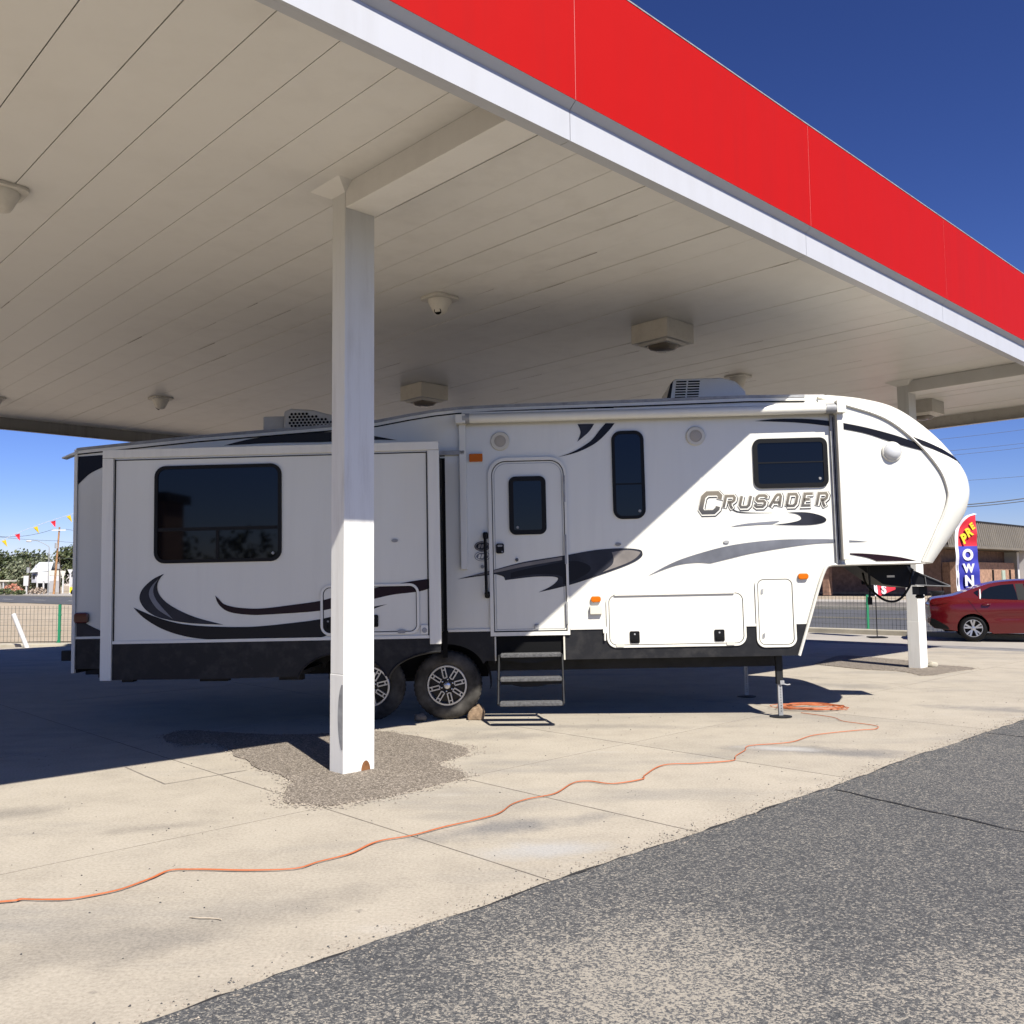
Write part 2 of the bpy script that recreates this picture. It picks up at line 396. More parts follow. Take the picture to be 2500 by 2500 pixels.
# ------------------------------------------------------------------ ground
def sheet(name, poly, z, m, label=None):
    o = MB().add([(x, y, z) for x, y in poly], [tuple(range(len(poly)))]).build(name, m, fix=False)
    for p in o.data.polygons:
        if p.normal.z < 0: p.flip()
    return tag(o, label, None, None, 'structure')
sheet('ground', [(-4000,-4000),(4000,-4000),(4000,4000),(-4000,4000)], -0.06, M['sand'], 'pale sandy ground reaching to the horizon')
def wquad(d0, d1, n0, n1): return [W(d0,n0)[:2], W(d1,n0)[:2], W(d1,n1)[:2], W(d0,n1)[:2]]
APRON_D1 = 20.4
apron = sheet('concrete_apron', wquad(-13, APRON_D1, -25.5, -3.28), -0.0012, M['joint'], 'sunlit concrete apron under the canopy, cut into slabs')
dj = [-13, -9.75, -6.45, -3.15, 0.15, 3.46, 6.80, 9.90, 13.2, 16.6, APRON_D1]
nj = [-25.5, -21.2, -16.9, -13.1, -9.25, -5.53, -3.28]
for i in range(len(dj)-1):
    for j in range(len(nj)-1):
        d0, d1, n0, n1 = dj[i], dj[i+1], nj[j], nj[j+1]
        cuts = [(d0, d1)]
        if j == len(nj)-2 and d0 == 3.46: cuts = [(d0, 4.74), (4.74, d1)]
        for a, b in cuts:
            g = 0.006
            zt = rng.uniform(0.0, 0.0012)
            mb = MB().wbox(a+g, b-g, n0+g, n1-g, -0.05, zt)
            mb.build('slab', M['concrete'], apron)
# asphalt lot in front, with a ragged edge lying over the concrete
edge = []
d = -30.0
while d <= 42:
    w = 0.05*mnoise.noise(Vector((d*0.7, 3.1, 0))) + 0.022*mnoise.noise(Vector((d*4.0, 7.7, 0))) + 0.010*mnoise.noise(Vector((d*17, 1.7, 0)))
    edge.append(W(d, -3.28 + w)[:2]); d += 0.05 if -2 < d < 14 else 0.4
lot_poly = edge + [W(42, 45)[:2], W(-30, 45)[:2]]
lot = MB().prism_xy(lot_poly, -0.05, 0.016).build('asphalt_lot', M['asphalt']); tag(lot, 'worn grey asphalt lot in the foreground', None, None, 'structure')
# cracks in the asphalt (narrow recessed strips of dark filler)
def strip(name, pts, w, z, m, parent=None, jit=0.02, seed=1):
    rr = random.Random(seed); L = []; Rr = []
    P = [Vector((x, y, 0)) for x, y in pts]; Q = []
    for i in range(len(P)-1):
        n = max(2, int((P[i+1]-P[i]).length/0.12))
        for k in range(n): Q.append(P[i].lerp(P[i+1], k/n))
    Q.append(P[-1])
    for i, q in enumerate(Q):
        t = (Q[min(i+1,len(Q)-1)]-Q[max(i-1,0)]).normalized(); s = Vector((-t.y, t.x, 0))
        o = s*rr.uniform(-jit, jit); hw = w*rr.uniform(0.5, 1.2)/2
        L.append(q+o+s*hw); Rr.append(q+o-s*hw)
    n = len(Q)
    mb = MB().add([(v.x,v.y,z) for v in L]+[(v.x,v.y,z) for v in Rr], [(i, n+i, n+i+1, i+1) for i in range(n-1)])
    o = mb.build(name, m, parent)
    return o
M['crackfill'] = mat('crack_filler', (0.022,0.021,0.021), 0.9)
for k, pts in enumerate(([W(6.3,-3.2)[:2], W(6.05,-2.0)[:2], W(5.9,0.5)[:2]], [W(9.55,-3.25)[:2], W(9.62,-1.2)[:2], W(9.5,2)[:2]])):
    strip('crack', pts, 0.022, 0.0205, M['crackfill'], lot, 0.012, 11+k)
strip('edge_gap', [W(x*0.5, -3.30 + 0.05*mnoise.noise(Vector((x*0.35, 3.1, 0))))[:2] for x in range(-4, 26)], 0.030, 0.0055, M['crackfill'], apron, 0.012, 21)
# old cut lines in the slabs
M['sawcut'] = fleck('saw_cut', (0.30,0.26,0.21), 0.3, 7, 0.95)
strip('saw_cut', [W(3.04,-7.95)[:2], W(3.0,-7.05)[:2], W(3.70,-7.07)[:2]], 0.014, 0.0045, M['sawcut'], apron, 0.004, 31)
DECALS = {
 'lower_band': (-0.9, 'black', [[(-3.205,1.349),(-3.094,1.239),(-2.902,1.123),(-2.673,1.045),(-2.427,1.007),(-2.143,1.001),(-1.766,0.994),(-1.250,1.000),(-1.006,1.143),(-0.696,1.281),(-0.546,1.331)], [(-0.546,1.331),(-0.696,1.307),(-1.006,1.244),(-1.249,1.190),(-1.578,1.154),(-1.955,1.127),(-2.333,1.135),(-2.617,1.159),(-2.808,1.196),(-2.998,1.259),(-3.205,1.349)]]),
 'upper_band': (-0.9, 'maroon', [[(-2.344,1.457),(-2.305,1.363),(-2.201,1.286),(-1.993,1.251),(-1.766,1.250),(-1.248,1.277),(-1.005,1.328),(-0.695,1.386),(-0.480,1.428),(-0.209,1.456),(-0.068,1.503),(0.003,1.544)], [(0.003,1.544),(-0.002,1.581),(-0.104,1.581),(-0.273,1.563),(-0.694,1.497),(-1.004,1.439),(-1.248,1.379),(-1.578,1.339),(-1.861,1.313),(-2.087,1.325),(-2.239,1.361),(-2.306,1.419),(-2.344,1.457)]]),
 'crescent': (-0.9, 'charcoal', [[(-2.884,1.693),(-3.002,1.639),(-3.106,1.547),(-3.143,1.454),(-3.114,1.370),(-3.037,1.293),(-2.903,1.231),(-2.617,1.177),(-2.257,1.154)], [(-2.257,1.154),(-2.523,1.227),(-2.713,1.306),(-2.866,1.402),(-2.943,1.497),(-2.954,1.582),(-2.926,1.647),(-2.884,1.693)]]),
 'crescent_streak': (-0.901, 'grey', [[(-2.941,1.643),(-3.011,1.573),(-3.042,1.499),(-3.022,1.424),(-2.941,1.320),(-2.788,1.223)], [(-2.788,1.223),(-2.904,1.347),(-2.971,1.432),(-2.997,1.508),(-2.986,1.573),(-2.941,1.643)]]),
 'roof_arc': (0, 'black', [[(-2.589,3.170),(-2.254,3.242),(-1.834,3.283),(-1.382,3.294),(-1.140,3.278),(-0.860,3.237),(-0.573,3.177)], [(-0.573,3.177),(-0.861,3.189),(-1.382,3.180),(-2.044,3.183),(-2.589,3.170)]]),
 'rear_top': (0, 'black', [[(-4.303,3.086),(-3.988,3.099)], [(-3.988,3.099),(-3.986,2.962)], [(-3.986,2.962),(-4.155,2.882),(-4.291,2.760)], [(-4.291,2.760),(-4.303,3.086)]]),
 'rear_bottom': (0, 'charcoal', [[(-4.288,1.276),(-4.171,1.161),(-3.980,1.065)], [(-3.980,1.065),(-3.980,1.014)], [(-3.980,1.014),(-4.284,1.010)], [(-4.284,1.010),(-4.288,1.276)]]),
 'door_swoosh': (0, 'charcoal', [[(0.095,1.575),(0.310,1.627),(0.525,1.677),(0.842,1.752),(1.280,1.813),(1.657,1.870),(1.960,1.883),(2.141,1.865),(2.180,1.828),(2.159,1.773),(2.015,1.696),(1.648,1.572),(1.347,1.482),(1.003,1.408)], [(1.003,1.408),(1.140,1.472),(1.213,1.531),(1.220,1.567),(1.143,1.583),(0.940,1.583),(0.631,1.553)], [(0.631,1.553),(0.611,1.594),(0.524,1.623)], [(0.524,1.623),(0.310,1.601),(0.095,1.575)]]),
 'door_swoosh_edge': (-0.001, 'taupe', [[(1.838,1.841),(2.000,1.862),(2.131,1.845),(2.150,1.816),(2.036,1.730),(1.730,1.621)], [(1.730,1.621),(1.834,1.700),(1.856,1.770),(1.838,1.841)]]),
 'door_swoosh_top': (-0.001, 'taupe', [[(0.228,1.606),(0.525,1.669),(0.842,1.739),(1.280,1.801)], [(1.280,1.801),(1.279,1.766)], [(1.279,1.766),(0.841,1.701),(0.525,1.641),(0.228,1.606)]]),
 'door_swoosh_core': (-0.001, 'black', [[(0.697,1.633),(0.943,1.689),(1.350,1.751),(1.511,1.733),(1.595,1.674),(1.548,1.605),(1.348,1.508),(1.283,1.495)], [(1.283,1.495),(1.269,1.580),(1.144,1.607),(0.920,1.608),(0.696,1.576)], [(0.696,1.576),(0.697,1.633)]]),
 'awning_swoosh': (0, 'black', [[(1.258,2.933),(1.443,2.996),(1.630,3.105),(1.736,3.226),(1.809,3.307)], [(1.809,3.307),(1.912,3.304)], [(1.912,3.304),(1.837,3.213),(1.691,3.083),(1.484,2.985),(1.258,2.933)]]),
 'awning_swoosh_a': (0, 'black', [[(1.066,3.484),(1.600,3.489)], [(1.600,3.489),(1.663,3.417)], [(1.663,3.417),(1.290,3.425),(1.066,3.484)]]),
 'awning_swoosh_b': (0, 'black', [[(1.686,3.487),(1.907,3.484)], [(1.907,3.484),(1.929,3.413)], [(1.929,3.413),(1.725,3.417)], [(1.725,3.417),(1.686,3.487)]]),
 'awning_swoosh_c': (0, 'charcoal', [[(1.483,3.103),(1.523,3.211),(1.492,3.305)], [(1.492,3.305),(1.681,3.304)], [(1.681,3.304),(1.613,3.209),(1.483,3.103)]]),
 'nose_band': (0, 'grey', [[(2.234,1.569),(2.542,1.720),(2.882,1.825),(3.221,1.897),(3.669,1.938),(4.114,1.937),(4.335,1.928),(4.688,1.897)], [(4.688,1.897),(4.334,1.894),(4.000,1.879),(3.440,1.802),(3.148,1.741),(2.933,1.693)], [(2.933,1.693),(2.766,1.704),(2.541,1.675),(2.234,1.569)]]),
 'nose_stripe': (0, 'black', [[(3.490,3.284),(3.728,3.302),(4.065,3.293),(4.332,3.262),(4.432,3.246),(4.731,3.176),(5.060,3.075),(5.316,2.970)], [(5.316,2.970),(5.361,2.892)], [(5.361,2.892),(5.055,2.984),(4.727,3.107),(4.429,3.177),(4.329,3.203),(3.950,3.255),(3.490,3.284)]]),
 'nose_flash': (0, 'maroon', [[(4.428,1.773),(4.659,1.763),(4.988,1.722),(5.206,1.669)], [(5.206,1.669),(4.765,1.676)], [(4.765,1.676),(4.657,1.719),(4.427,1.768)]]),
 'name_swoosh': (0, 'charcoal', [[(3.805,2.244),(4.017,2.239),(4.171,2.202),(4.235,2.155),(4.189,2.116),(4.010,2.097),(3.654,2.110)], [(3.654,2.110),(3.811,2.124),(3.935,2.151),(3.959,2.189),(3.905,2.226),(3.805,2.244)]]),
 'name_tail': (0, 'grey', [[(3.166,2.097),(3.364,2.130),(3.723,2.151)], [(3.723,2.151),(3.643,2.117)], [(3.643,2.117),(3.453,2.113),(3.166,2.097)]]),
}
CORD = [(-2.594,4.530),(-2.524,4.543),(-2.450,4.574),(-2.331,4.570),(-2.213,4.570),(-2.129,4.612),(-2.011,4.704),(-1.927,4.864),(-1.869,5.004),(-1.731,5.017),(-1.450,4.990),(-1.199,5.013),(-1.094,5.124),(-0.945,5.274),(-0.828,5.503),(-0.622,5.635),(-0.442,5.823),(-0.130,6.100),(-0.021,6.377),(0.091,6.523),(0.285,6.673),(0.442,7.007),(0.568,7.065),(0.741,6.975),(0.983,7.119),(1.024,7.259),(1.233,7.636),(1.531,7.696),(1.843,7.790),(1.926,7.994),(2.074,8.255),(2.178,8.470),(2.592,8.622),(2.940,8.993),(3.450,9.241),(3.664,9.309),(3.756,9.469),(3.702,9.610),(3.534,9.835),(3.519,10.117),(3.282,10.474)]
PATCH = [(-3.579,9.334),(-3.211,8.810),(-3.000,8.885),(-2.749,8.657),(-2.506,8.303),(-2.106,7.662),(-1.880,7.445),(-1.751,7.214),(-1.729,6.975),(-1.694,6.713),(-1.626,6.504),(-1.484,6.451),(-1.301,6.398),(-1.125,6.530),(-0.963,6.619),(-0.778,6.799),(-0.556,7.058),(-0.397,7.311),(-0.529,7.583),(-0.643,7.822),(-0.525,8.046),(-0.430,8.285),(-0.432,8.566),(-0.609,8.745),(-1.058,9.251),(-1.411,9.547),(-1.593,9.482),(-2.330,9.379),(-2.968,9.544),(-3.497,9.706)]
PATCH_FAR = [(5.411,16.357),(5.854,15.406),(6.347,14.940),(6.452,14.290),(7.176,14.853),(7.759,15.341),(7.435,15.970),(7.221,16.978),(6.676,17.965),(6.301,17.820)]
# gravelly repair patches round the two canopy columns
def ragged(pts, n=5, amp=0.035, seed=0):
    P = pts + [pts[0]]; out = []
    C = crom(P, n)[:-1]
    for i, (x, y) in enumerate(C):
        a = amp*mnoise.noise(Vector((x*3.1, y*3.1, seed))) + amp*0.5*mnoise.noise(Vector((x*11, y*11, seed+3)))
        out.append((x+a, y+a*0.7))
    return out
def patch(name, pts, label, seed):
    poly = ragged(pts, 6, 0.05, seed)
    o = MB().prism_xy(poly, -0.04, 0.010).build(name, M['patch'])
    return tag(o, label, None, None, 'structure')
patch('repair_patch', PATCH, 'rough brown gravel patch round the foot of the near column', 2.0)
patch('repair_patch', PATCH_FAR, 'rough brown gravel patch round the foot of the far column', 5.0)
sheet('parking_strip', wquad(APRON_D1, 24.2, -40, 40), -0.012, M['farpave'], 'light worn pavement the red car stands on')
sheet('tar_strip', wquad(APRON_D1-0.05, 21.3, -40, 40), -0.004, fleck('old_tar', (0.20,0.19,0.18), 0.3, 2.5, 0.9), 'dark asphalt seam along the far end of the apron')
kerb = MB().wbox(24.2, 24.55, -26, 60, -0.05, 0.12).build('kerb', M['kerb'], bevel=0.02); tag(kerb, 'pale kerb in front of the wire fence', None, None, 'structure')
sheet('verge', wquad(24.5, 26.0, -26, 60), -0.008, M['kerb'], 'pale strip between fence and road')
sheet('road', wquad(26.0, 43.0, -900, 500), -0.03, M['road'], 'grey two-way road behind the lot')
rd = bpy.data.objects['road']
for dd in (33.9, 34.25):
    MB().add([W(dd,-26,-0.022), W(dd+0.12,-26,-0.022), W(dd+0.12,80,-0.022), W(dd,80,-0.022)], [(0,1,2,3)]).build('lane_line', fleck('yellow_line', (0.30,0.25,0.13), 0.3, 1, 0.8) if dd < 34 else bpy.data.materials['yellow_line'], rd)
for k in range(14):
    n0 = -60 - k*12
    MB().add([W(32,n0,-0.022), W(32.3,n0,-0.022), W(32.3,n0-4.5,-0.022), W(32,n0-4.5,-0.022)], [(0,1,2,3)]).build('lane_dash', M['roadline'], rd)
sheet('far_pavement', wquad(43.0, 62.0, -900, 500), -0.02, M['farpave'], 'pale pavement on the far side of the road')
fk = MB().wbox(43.0, 43.3, -900, 500, -0.05, 0.13).build('far_kerb', M['kerb']); tag(fk, 'far kerb of the road', None, None, 'structure')
# sandy lot on the left: a low uneven mound field
mb = MB(); nx, ny = 70, 60; vs = []
for j in range(ny+1):
    for i in range(nx+1):
        x = -95 + i*100/nx; y = 26 + j*62/ny
        dd = x*DV.x + y*DV.y; e = min(1, max(0, (24.8-dd)/3)) * min(1, max(0, (y-25.5)/2))
        h = (0.10*mnoise.noise(Vector((x*0.25, y*0.35, 1))) + 0.06*mnoise.noise(Vector((x*0.9, y*1.1, 4))) + 0.05) * e
        vs.append((x, y, -0.055 + h))
fs = [(j*(nx+1)+i, j*(nx+1)+i+1, (j+1)*(nx+1)+i+1, (j+1)*(nx+1)+i) for j in range(ny) for i in range(nx)
      if (-95 + i*100/nx)*DV.x + (26 + j*62/ny)*DV.y < 25.0]
tag(mb.add(vs, fs).build('sand_lot', M['sand'], smooth=60), 'tan sandy vacant lot behind the wire fence', None, None, 'structure')
sk = MB().add([(-40,24.0,0.0),(-9,23.5,0.0),(-9,23.75,0.0),(-40,24.25,0.0)], [(0,1,2,3)])
kb = MB(); kb.prism_xy([(-40,23.95),(-8.6,23.35),(-8.6,23.75),(-40,24.35)], -0.05, 0.06)
tag(kb.build('back_kerb', M['kerb'], bevel=0.02), 'low pale kerb along the back of the apron', None, None, 'structure')

# ------------------------------------------------------------------ canopy
def adopt(o, parent):
    o.parent = parent; o.matrix_parent_inverse = Matrix.Translation(parent.location).inverted(); return o
CD0, CD1, CB, CF = -0.7, 19.75, -20.0, -4.184
SOF = 4.93
canopy = empty('fuel_canopy', 'big fuel station canopy with red and white fascia and panelled white underside', 'canopy', W(9.5, -12))
P0 = 1.669 - 0.4405*6
k = 0
while True:
    a = P0 + 0.4405*k; b = a + 0.4405; k += 1
    if b <= CD0 + 0.05: continue
    if a >= CD1 - 0.06: break
    a2, b2 = max(a, CD0+0.05), min(b, CD1-0.06); g = 0.0022 + 0.0025*rng.random()
    z = SOF + rng.uniform(-0.002, 0.003)
    mb = MB(); n0, n1 = CB+0.04, CF-0.10
    # shallow pan: flat face with folded-up edges
    mb.add([W(a2+g,n0,z),W(b2-g,n0,z),W(b2-g,n1,z),W(a2+g,n1,z), W(a2+g,n0,z+0.03),W(b2-g,n0,z+0.03),W(b2-g,n1,z+0.03),W(a2+g,n1,z+0.03)],
           [(0,1,2,3),(0,4,5,1),(1,5,6,2),(2,6,7,3),(3,7,4,0)])
    adopt(mb.build('soffit_panel', M['soffit']), canopy)
adopt(MB().wbox(CD0+0.03, CD1-0.03, CB+0.03, CF-0.03, SOF+0.034, SOF+0.05).build('deck_backing', M['seam']), canopy)
adopt(MB().wbox(CD0+0.03, CD1-0.03, CB+0.03, CF-0.03, 5.6, 5.65).build('roof_deck', M['rv_roof']), canopy)
fj = [CD0, 1.23, 4.64, 8.05, 11.46, 14.87, 18.28, CD1]
for a, b in zip(fj[:-1], fj[1:]):
    g = 0.003
    mb = MB(); mb.wbox(a+g, b-g, CF-0.03, CF, 4.686, 4.912); mb.wbox(a+g, b-g, CF-0.10, CF-0.031, 4.686, 4.692)
    adopt(mb.build('white_fascia_panel', M['fascia_white']), canopy)
    q = [(CF-0.03,4.9135),(CF+0.001,4.9135),(CF+0.059,4.962),(CF-0.03,4.962)]
    adopt(MB().add([W(a+g,n_,z_) for n_,z_ in q]+[W(b-g,n_,z_) for n_,z_ in q], [(0,1,2,3),(7,6,5,4),(0,4,5,1),(1,5,6,2),(2,6,7,3),(3,7,4,0)]).build('soffit_cove', M['fascia_white']), canopy)
    adopt(MB().wbox(a+g, b-g, CF-0.03, CF+0.06, 4.9635, 5.985).build('red_fascia_panel', M['fascia_red']), canopy)
    adopt(MB().wbox(a, b, CF-0.05, CF+0.064, 5.987, 5.998).build('coping', M['steel']), canopy)
    mb = MB(); mb.wbox(a+g, b-g, CB, CB+0.03, 4.686, 5.02); mb.wbox(a+g, b-g, CB+0.031, CB+0.10, 4.686, 4.692)
    adopt(mb.build('white_fascia_panel', M['mildew_shade']), canopy)
    adopt(MB().wbox(a+g, b-g, CB-0.05, CB+0.03, 5.021, 5.997).build('red_fascia_panel', M['fascia_red']), canopy)
for a in fj[1:-1]: adopt(MB().wbox(a-0.012, a+0.012, CF+0.02, CF+0.0585, 4.966, 5.982).build('joint_strip', fleck('pale_joint',(0.62,0.20,0.18),0.1,2,0.6)), canopy)
nje = [CB+0.035, -16.9, -13.5, -10.1, -6.7, CF-0.035]
for a, b in zip(nje[:-1], nje[1:]):
    for e, s in ((CD1, 1), (CD0, -1)):
        g = 0.003
        d0, d1 = sorted((e, e-s*0.03)); mb = MB(); mb.wbox(d0, d1, a+g, b-g, 4.686, 5.02)
        f0, f1 = sorted((e-s*0.031, e-s*0.10)); mb.wbox(f0, f1, a+g, b-g, 4.686, 4.692)
        adopt(mb.build('white_fascia_panel', M['fixture']), canopy)
        d0, d1 = sorted((e-s*0.03, e+s*0.05))
        adopt(MB().wbox(d0, d1, a+g, b-g, 5.021, 5.997).build('red_fascia_panel', M['fascia_red']), canopy)
# rust and dirt bleeding from the panel seams, and the clips that hold the panel ends
rs = random.Random(19); rust_m = fleck('seam_rust', (0.22,0.155,0.10), 0.45, 9, 0.8)
for k in range(46):
    q = rs.randrange(1, 40); dd = P0 + 0.4405*q + 0.001
    if dd < CD0+0.3 or dd > CD1-0.3: continue
    n0 = rs.uniform(CF-9, CF-0.3); ln = rs.uniform(0.15, 0.9); w = rs.uniform(0.003, 0.008)
    adopt(MB().add([W(dd-w,n0,SOF-0.0045), W(dd+w*0.6,n0,SOF-0.0045), W(dd+w*0.3,n0-ln,SOF-0.0045), W(dd-w*0.2,n0-ln,SOF-0.0045)], [(0,1,2,3)]).build('rust_streak', rust_m), canopy)
for q in range(0, 47):
    dd = P0 + 0.4405*q + 0.2
    if CD0+0.2 < dd < CD1-0.2:
        j = rs.uniform(-0.06, 0.06); w = rs.uniform(0.012, 0.03)
        adopt(MB().wbox(dd+j-w, dd+j+w, CF-0.118, CF-0.1015, 4.70, 4.72+rs.uniform(0.0,0.02)).build('panel_clip', M['seam']), canopy)
adopt(MB().wbox(CD0+0.06, CD1-0.07, CF-0.112, CF-0.1012, 4.728, 4.742).build('edge_gap', M['seam']), canopy)
# columns, beams and the flashing where each column meets the soffit
M['scrape'] = fleck('scraped_steel', (0.30,0.30,0.29), 0.25, 9, 0.6)
M['rust'] = fleck('rust', (0.20,0.085,0.03), 0.4, 14, 0.9)
def column(d0, n0, beam=True):
    d1, n1 = d0+0.30, n0+0.195
    c = adopt(MB().wbox(d0, d1, n0, n1, 0.80, SOF-0.002).build('column', M['column'], bevel=0.006), canopy)
    s = adopt(MB().wbox(d0-0.003, d1+0.003, n0-0.003, n1+0.003, 0.0, 0.80).build('base_sleeve', M['column'], bevel=0.006), c)
    if beam:
        adopt(MB().wbox(d0+0.002, d1-0.002, n1+0.002, CF-0.104, 4.72, SOF-0.003).build('beam', M['soffit'], bevel=0.004), canopy)
        lo = (d0-0.004, d1+0.004, n0-0.004, n1+0.004, 4.85); hi = (d0-0.13, d1+0.10, n0-0.16, n1+0.10, SOF-0.001)
        q = lambda t: [W(t[0],t[2],t[4]), W(t[1],t[2],t[4]), W(t[1],t[3],t[4]), W(t[0],t[3],t[4])]
        adopt(MB().add(q(lo)+q(hi), [(0,1,5,4),(1,2,6,5),(2,3,7,6),(3,0,4,7)]).build('flashing', M['soffit']), canopy)
    return c, d1, n1
near_col, cd1, cn1 = column(4.145, -6.504)
column(15.60, -6.52); column(4.145, -18.3, False); column(15.60, -18.3, False)
# weep hole and scrape at the foot of the near column
hole = [W(4.36 + 0.045*math.cos(R(a)), cn1+0.006, 0.005 + 0.085*math.sin(R(a))) for a in range(0, 181, 15)]
o = MB().add(hole, [tuple(range(len(hole)))]).build('weep_hole', M['rust'], near_col)
sc = [W(4.140, -6.335-0.05*math.sin(math.pi*t)**0.7*(1), 0.20+0.52*t) for t in [i/10 for i in range(11)]] + [W(4.140, -6.312, 0.72-0.52*t) for t in [i/10 for i in range(11)]]
MB().add(sc, [tuple(range(len(sc)))]).build('scrape', M['scrape'], near_col)

def fixture(d, n, label):
    t = empty('canopy_light', label, 'light', W(d, n, SOF), 'boxy lights under the canopy')
    def ad(o): return adopt(o, t)
    b = ad(MB().wbox(d-0.295, d+0.295, n-0.295, n+0.295, SOF-0.255, SOF-0.001).build('housing', M['fixture'], bevel=0.008))
    ring = []
    mb = MB(); q = lambda h, z: [W(d-h,n-h,z),W(d+h,n-h,z),W(d+h,n+h,z),W(d-h,n+h,z)]
    mb.add(q(0.24,SOF-0.256)+q(0.21,SOF-0.285)+q(0.175,SOF-0.285)+q(0.175,SOF-0.258), [(i,(i+1)%4,(i+1)%4+4*r,i+4*r) for r in (1,) for i in range(4)] + [(4+i,4+(i+1)%4,8+(i+1)%4,8+i) for i in range(4)] + [(8+i,8+(i+1)%4,12+(i+1)%4,12+i) for i in range(4)])
    ad(mb.build('lens_frame', M['fixture']))
    mb = MB(); rings = []
    for h, z in ((0.172,SOF-0.27),(0.165,SOF-0.30),(0.13,SOF-0.335),(0.07,SOF-0.352),(0.0,SOF-0.356)):
        rings.append([W(d+h*1.05*math.cos(R(a))*min(1.2,1/max(abs(math.cos(R(a))),abs(math.sin(R(a))))) , n+h*1.05*math.sin(R(a))*min(1.2,1/max(abs(math.cos(R(a))),abs(math.sin(R(a))))), z) for a in range(0,360,15)])
    k = 24; mb.add([p for r in rings for p in r], [(i*k+a, i*k+(a+1)%k, (i+1)*k+(a+1)%k, (i+1)*k+a) for i in range(4) for a in range(k)])
    ad(mb.build('lens', M['lampglass'], smooth=50))
    return t
fixture(9.655, -7.11, 'boxy canopy light nearest the camera, above the trailer roof')
fixture(9.62, -12.17, 'dim boxy canopy light deep under the canopy, just right of the near column')
fixture(17.78, -6.95, 'boxy canopy light beside the far column, above the trailer nose')
def dome(d, n, aim, label):
    t = empty('security_camera', label, 'camera', W(d, n, SOF), 'dome cameras under the canopy')
    def ad(o): return adopt(o, t)
    c = W(d, n, SOF)
    poly = [W(d+x, n+y)[:2] for x, y in rrect(-0.185, 0.185, -0.185, 0.185, 0.08, 5)]
    ad(MB().prism_xy(poly, SOF-0.035, SOF-0.001).build('mounting_plate', M['fixture'], bevel=0.006))
    prof = [(0.145,-0.036),(0.142,-0.06),(0.115,-0.11),(0.092,-0.16),(0.075,-0.19),(0.04,-0.207),(0.0,-0.212)]
    ad(MB().lathe([(r, h) for r, h in prof], c, 'z', 28).build('housing', M['fixture'], smooth=40))
    a = Vector((aim[0], aim[1], -0.75)).normalized()
    p = Vector(c) + Vector((0,0,-0.135)) + a*0.072
    mb = MB(); mb.tube([p - a*0.02, p + a*0.012, p + a*0.018], [0.047, 0.045, 0.0], 20)
    ad(mb.build('eye', M['seal'], smooth=50))
    return t
dome(6.70, -8.17, (-0.35, -1), 'white dome camera right of the near column, its black eye facing the lot')
dome(6.62, -16.05, (-1, 0.3), 'dark dome camera far back above the trailer slide-out')
dome(2.05, -8.36, (-0.5, -1), 'white dome camera cut off by the left picture edge, high up')
dome(13.05, -8.08, (0.4, 1), 'dome camera half hidden behind the front roof air conditioner')
dome(4.38, -17.95, (-1, 0.3), 'far dome camera at the left picture edge, low down')

# loose grit: along the ragged asphalt edge, round the patches and strewn thinly over the concrete
def grit(name, pts, smin, smax, m, label, seed):
    rr = random.Random(seed); mb = MB()
    for x, y, z in pts:
        s = rr.uniform(smin, smax); a = rr.uniform(0, 6.28); h = s*rr.uniform(0.5, 0.9)
        q = [(x+s*rr.uniform(0.7,1.2)*math.cos(a+k*1.571), y+s*rr.uniform(0.7,1.2)*math.sin(a+k*1.571), z) for k in range(4)]
        mb.add(q+[(x+rr.uniform(-.3,.3)*s, y+rr.uniform(-.3,.3)*s, z+h)], [(0,1,4),(1,2,4),(2,3,4),(3,0,4)])
    return tag(mb.build(name, m, fix=False), label, None, None, 'stuff')
M['pebble'] = fleck('pale_pebble', (0.30,0.255,0.20), 0.5, 30, 0.95)
M['darkpebble'] = fleck('dark_pebble', (0.07,0.068,0.065), 0.5, 30, 0.95)
gr = random.Random(77)
def on_edge(n, spread):
    out = []
    for _ in range(n):
        dd = gr.uniform(-1.5, 14); nn = -3.30 + abs(gr.gauss(0, spread))*gr.choice((-1, -1, 1))
        p = W(dd, nn); out.append((p[0], p[1], 0.017 if nn > -3.27 else 0.002))
    return out
grit('edge_grit', on_edge(2600, 0.07), 0.003, 0.008, M['pebble'], 'pale grit along the edge of the asphalt', 1)
grit('edge_grit', on_edge(800, 0.09), 0.0025, 0.008, M['darkpebble'], 'dark grit along the edge of the asphalt', 2)
strewn = []
for _ in range(700):
    p = W(gr.uniform(-1, 13), gr.uniform(-9.5, -3.4)); strewn.append((p[0], p[1], 0.002))
grit('strewn_grit', strewn, 0.002, 0.008, M['darkpebble'], 'specks of grit strewn over the sunlit concrete', 3)
rim = []
for poly in (PATCH, PATCH_FAR):
    C = crom(poly+[poly[0]], 12)
    for x, y in C:
        for _ in range(5): rim.append((x+gr.gauss(0,0.06), y+gr.gauss(0,0.06), 0.006))
grit('patch_grit', rim, 0.004, 0.013, M['pebble'], 'crumbled grit round the gravel patches', 4)
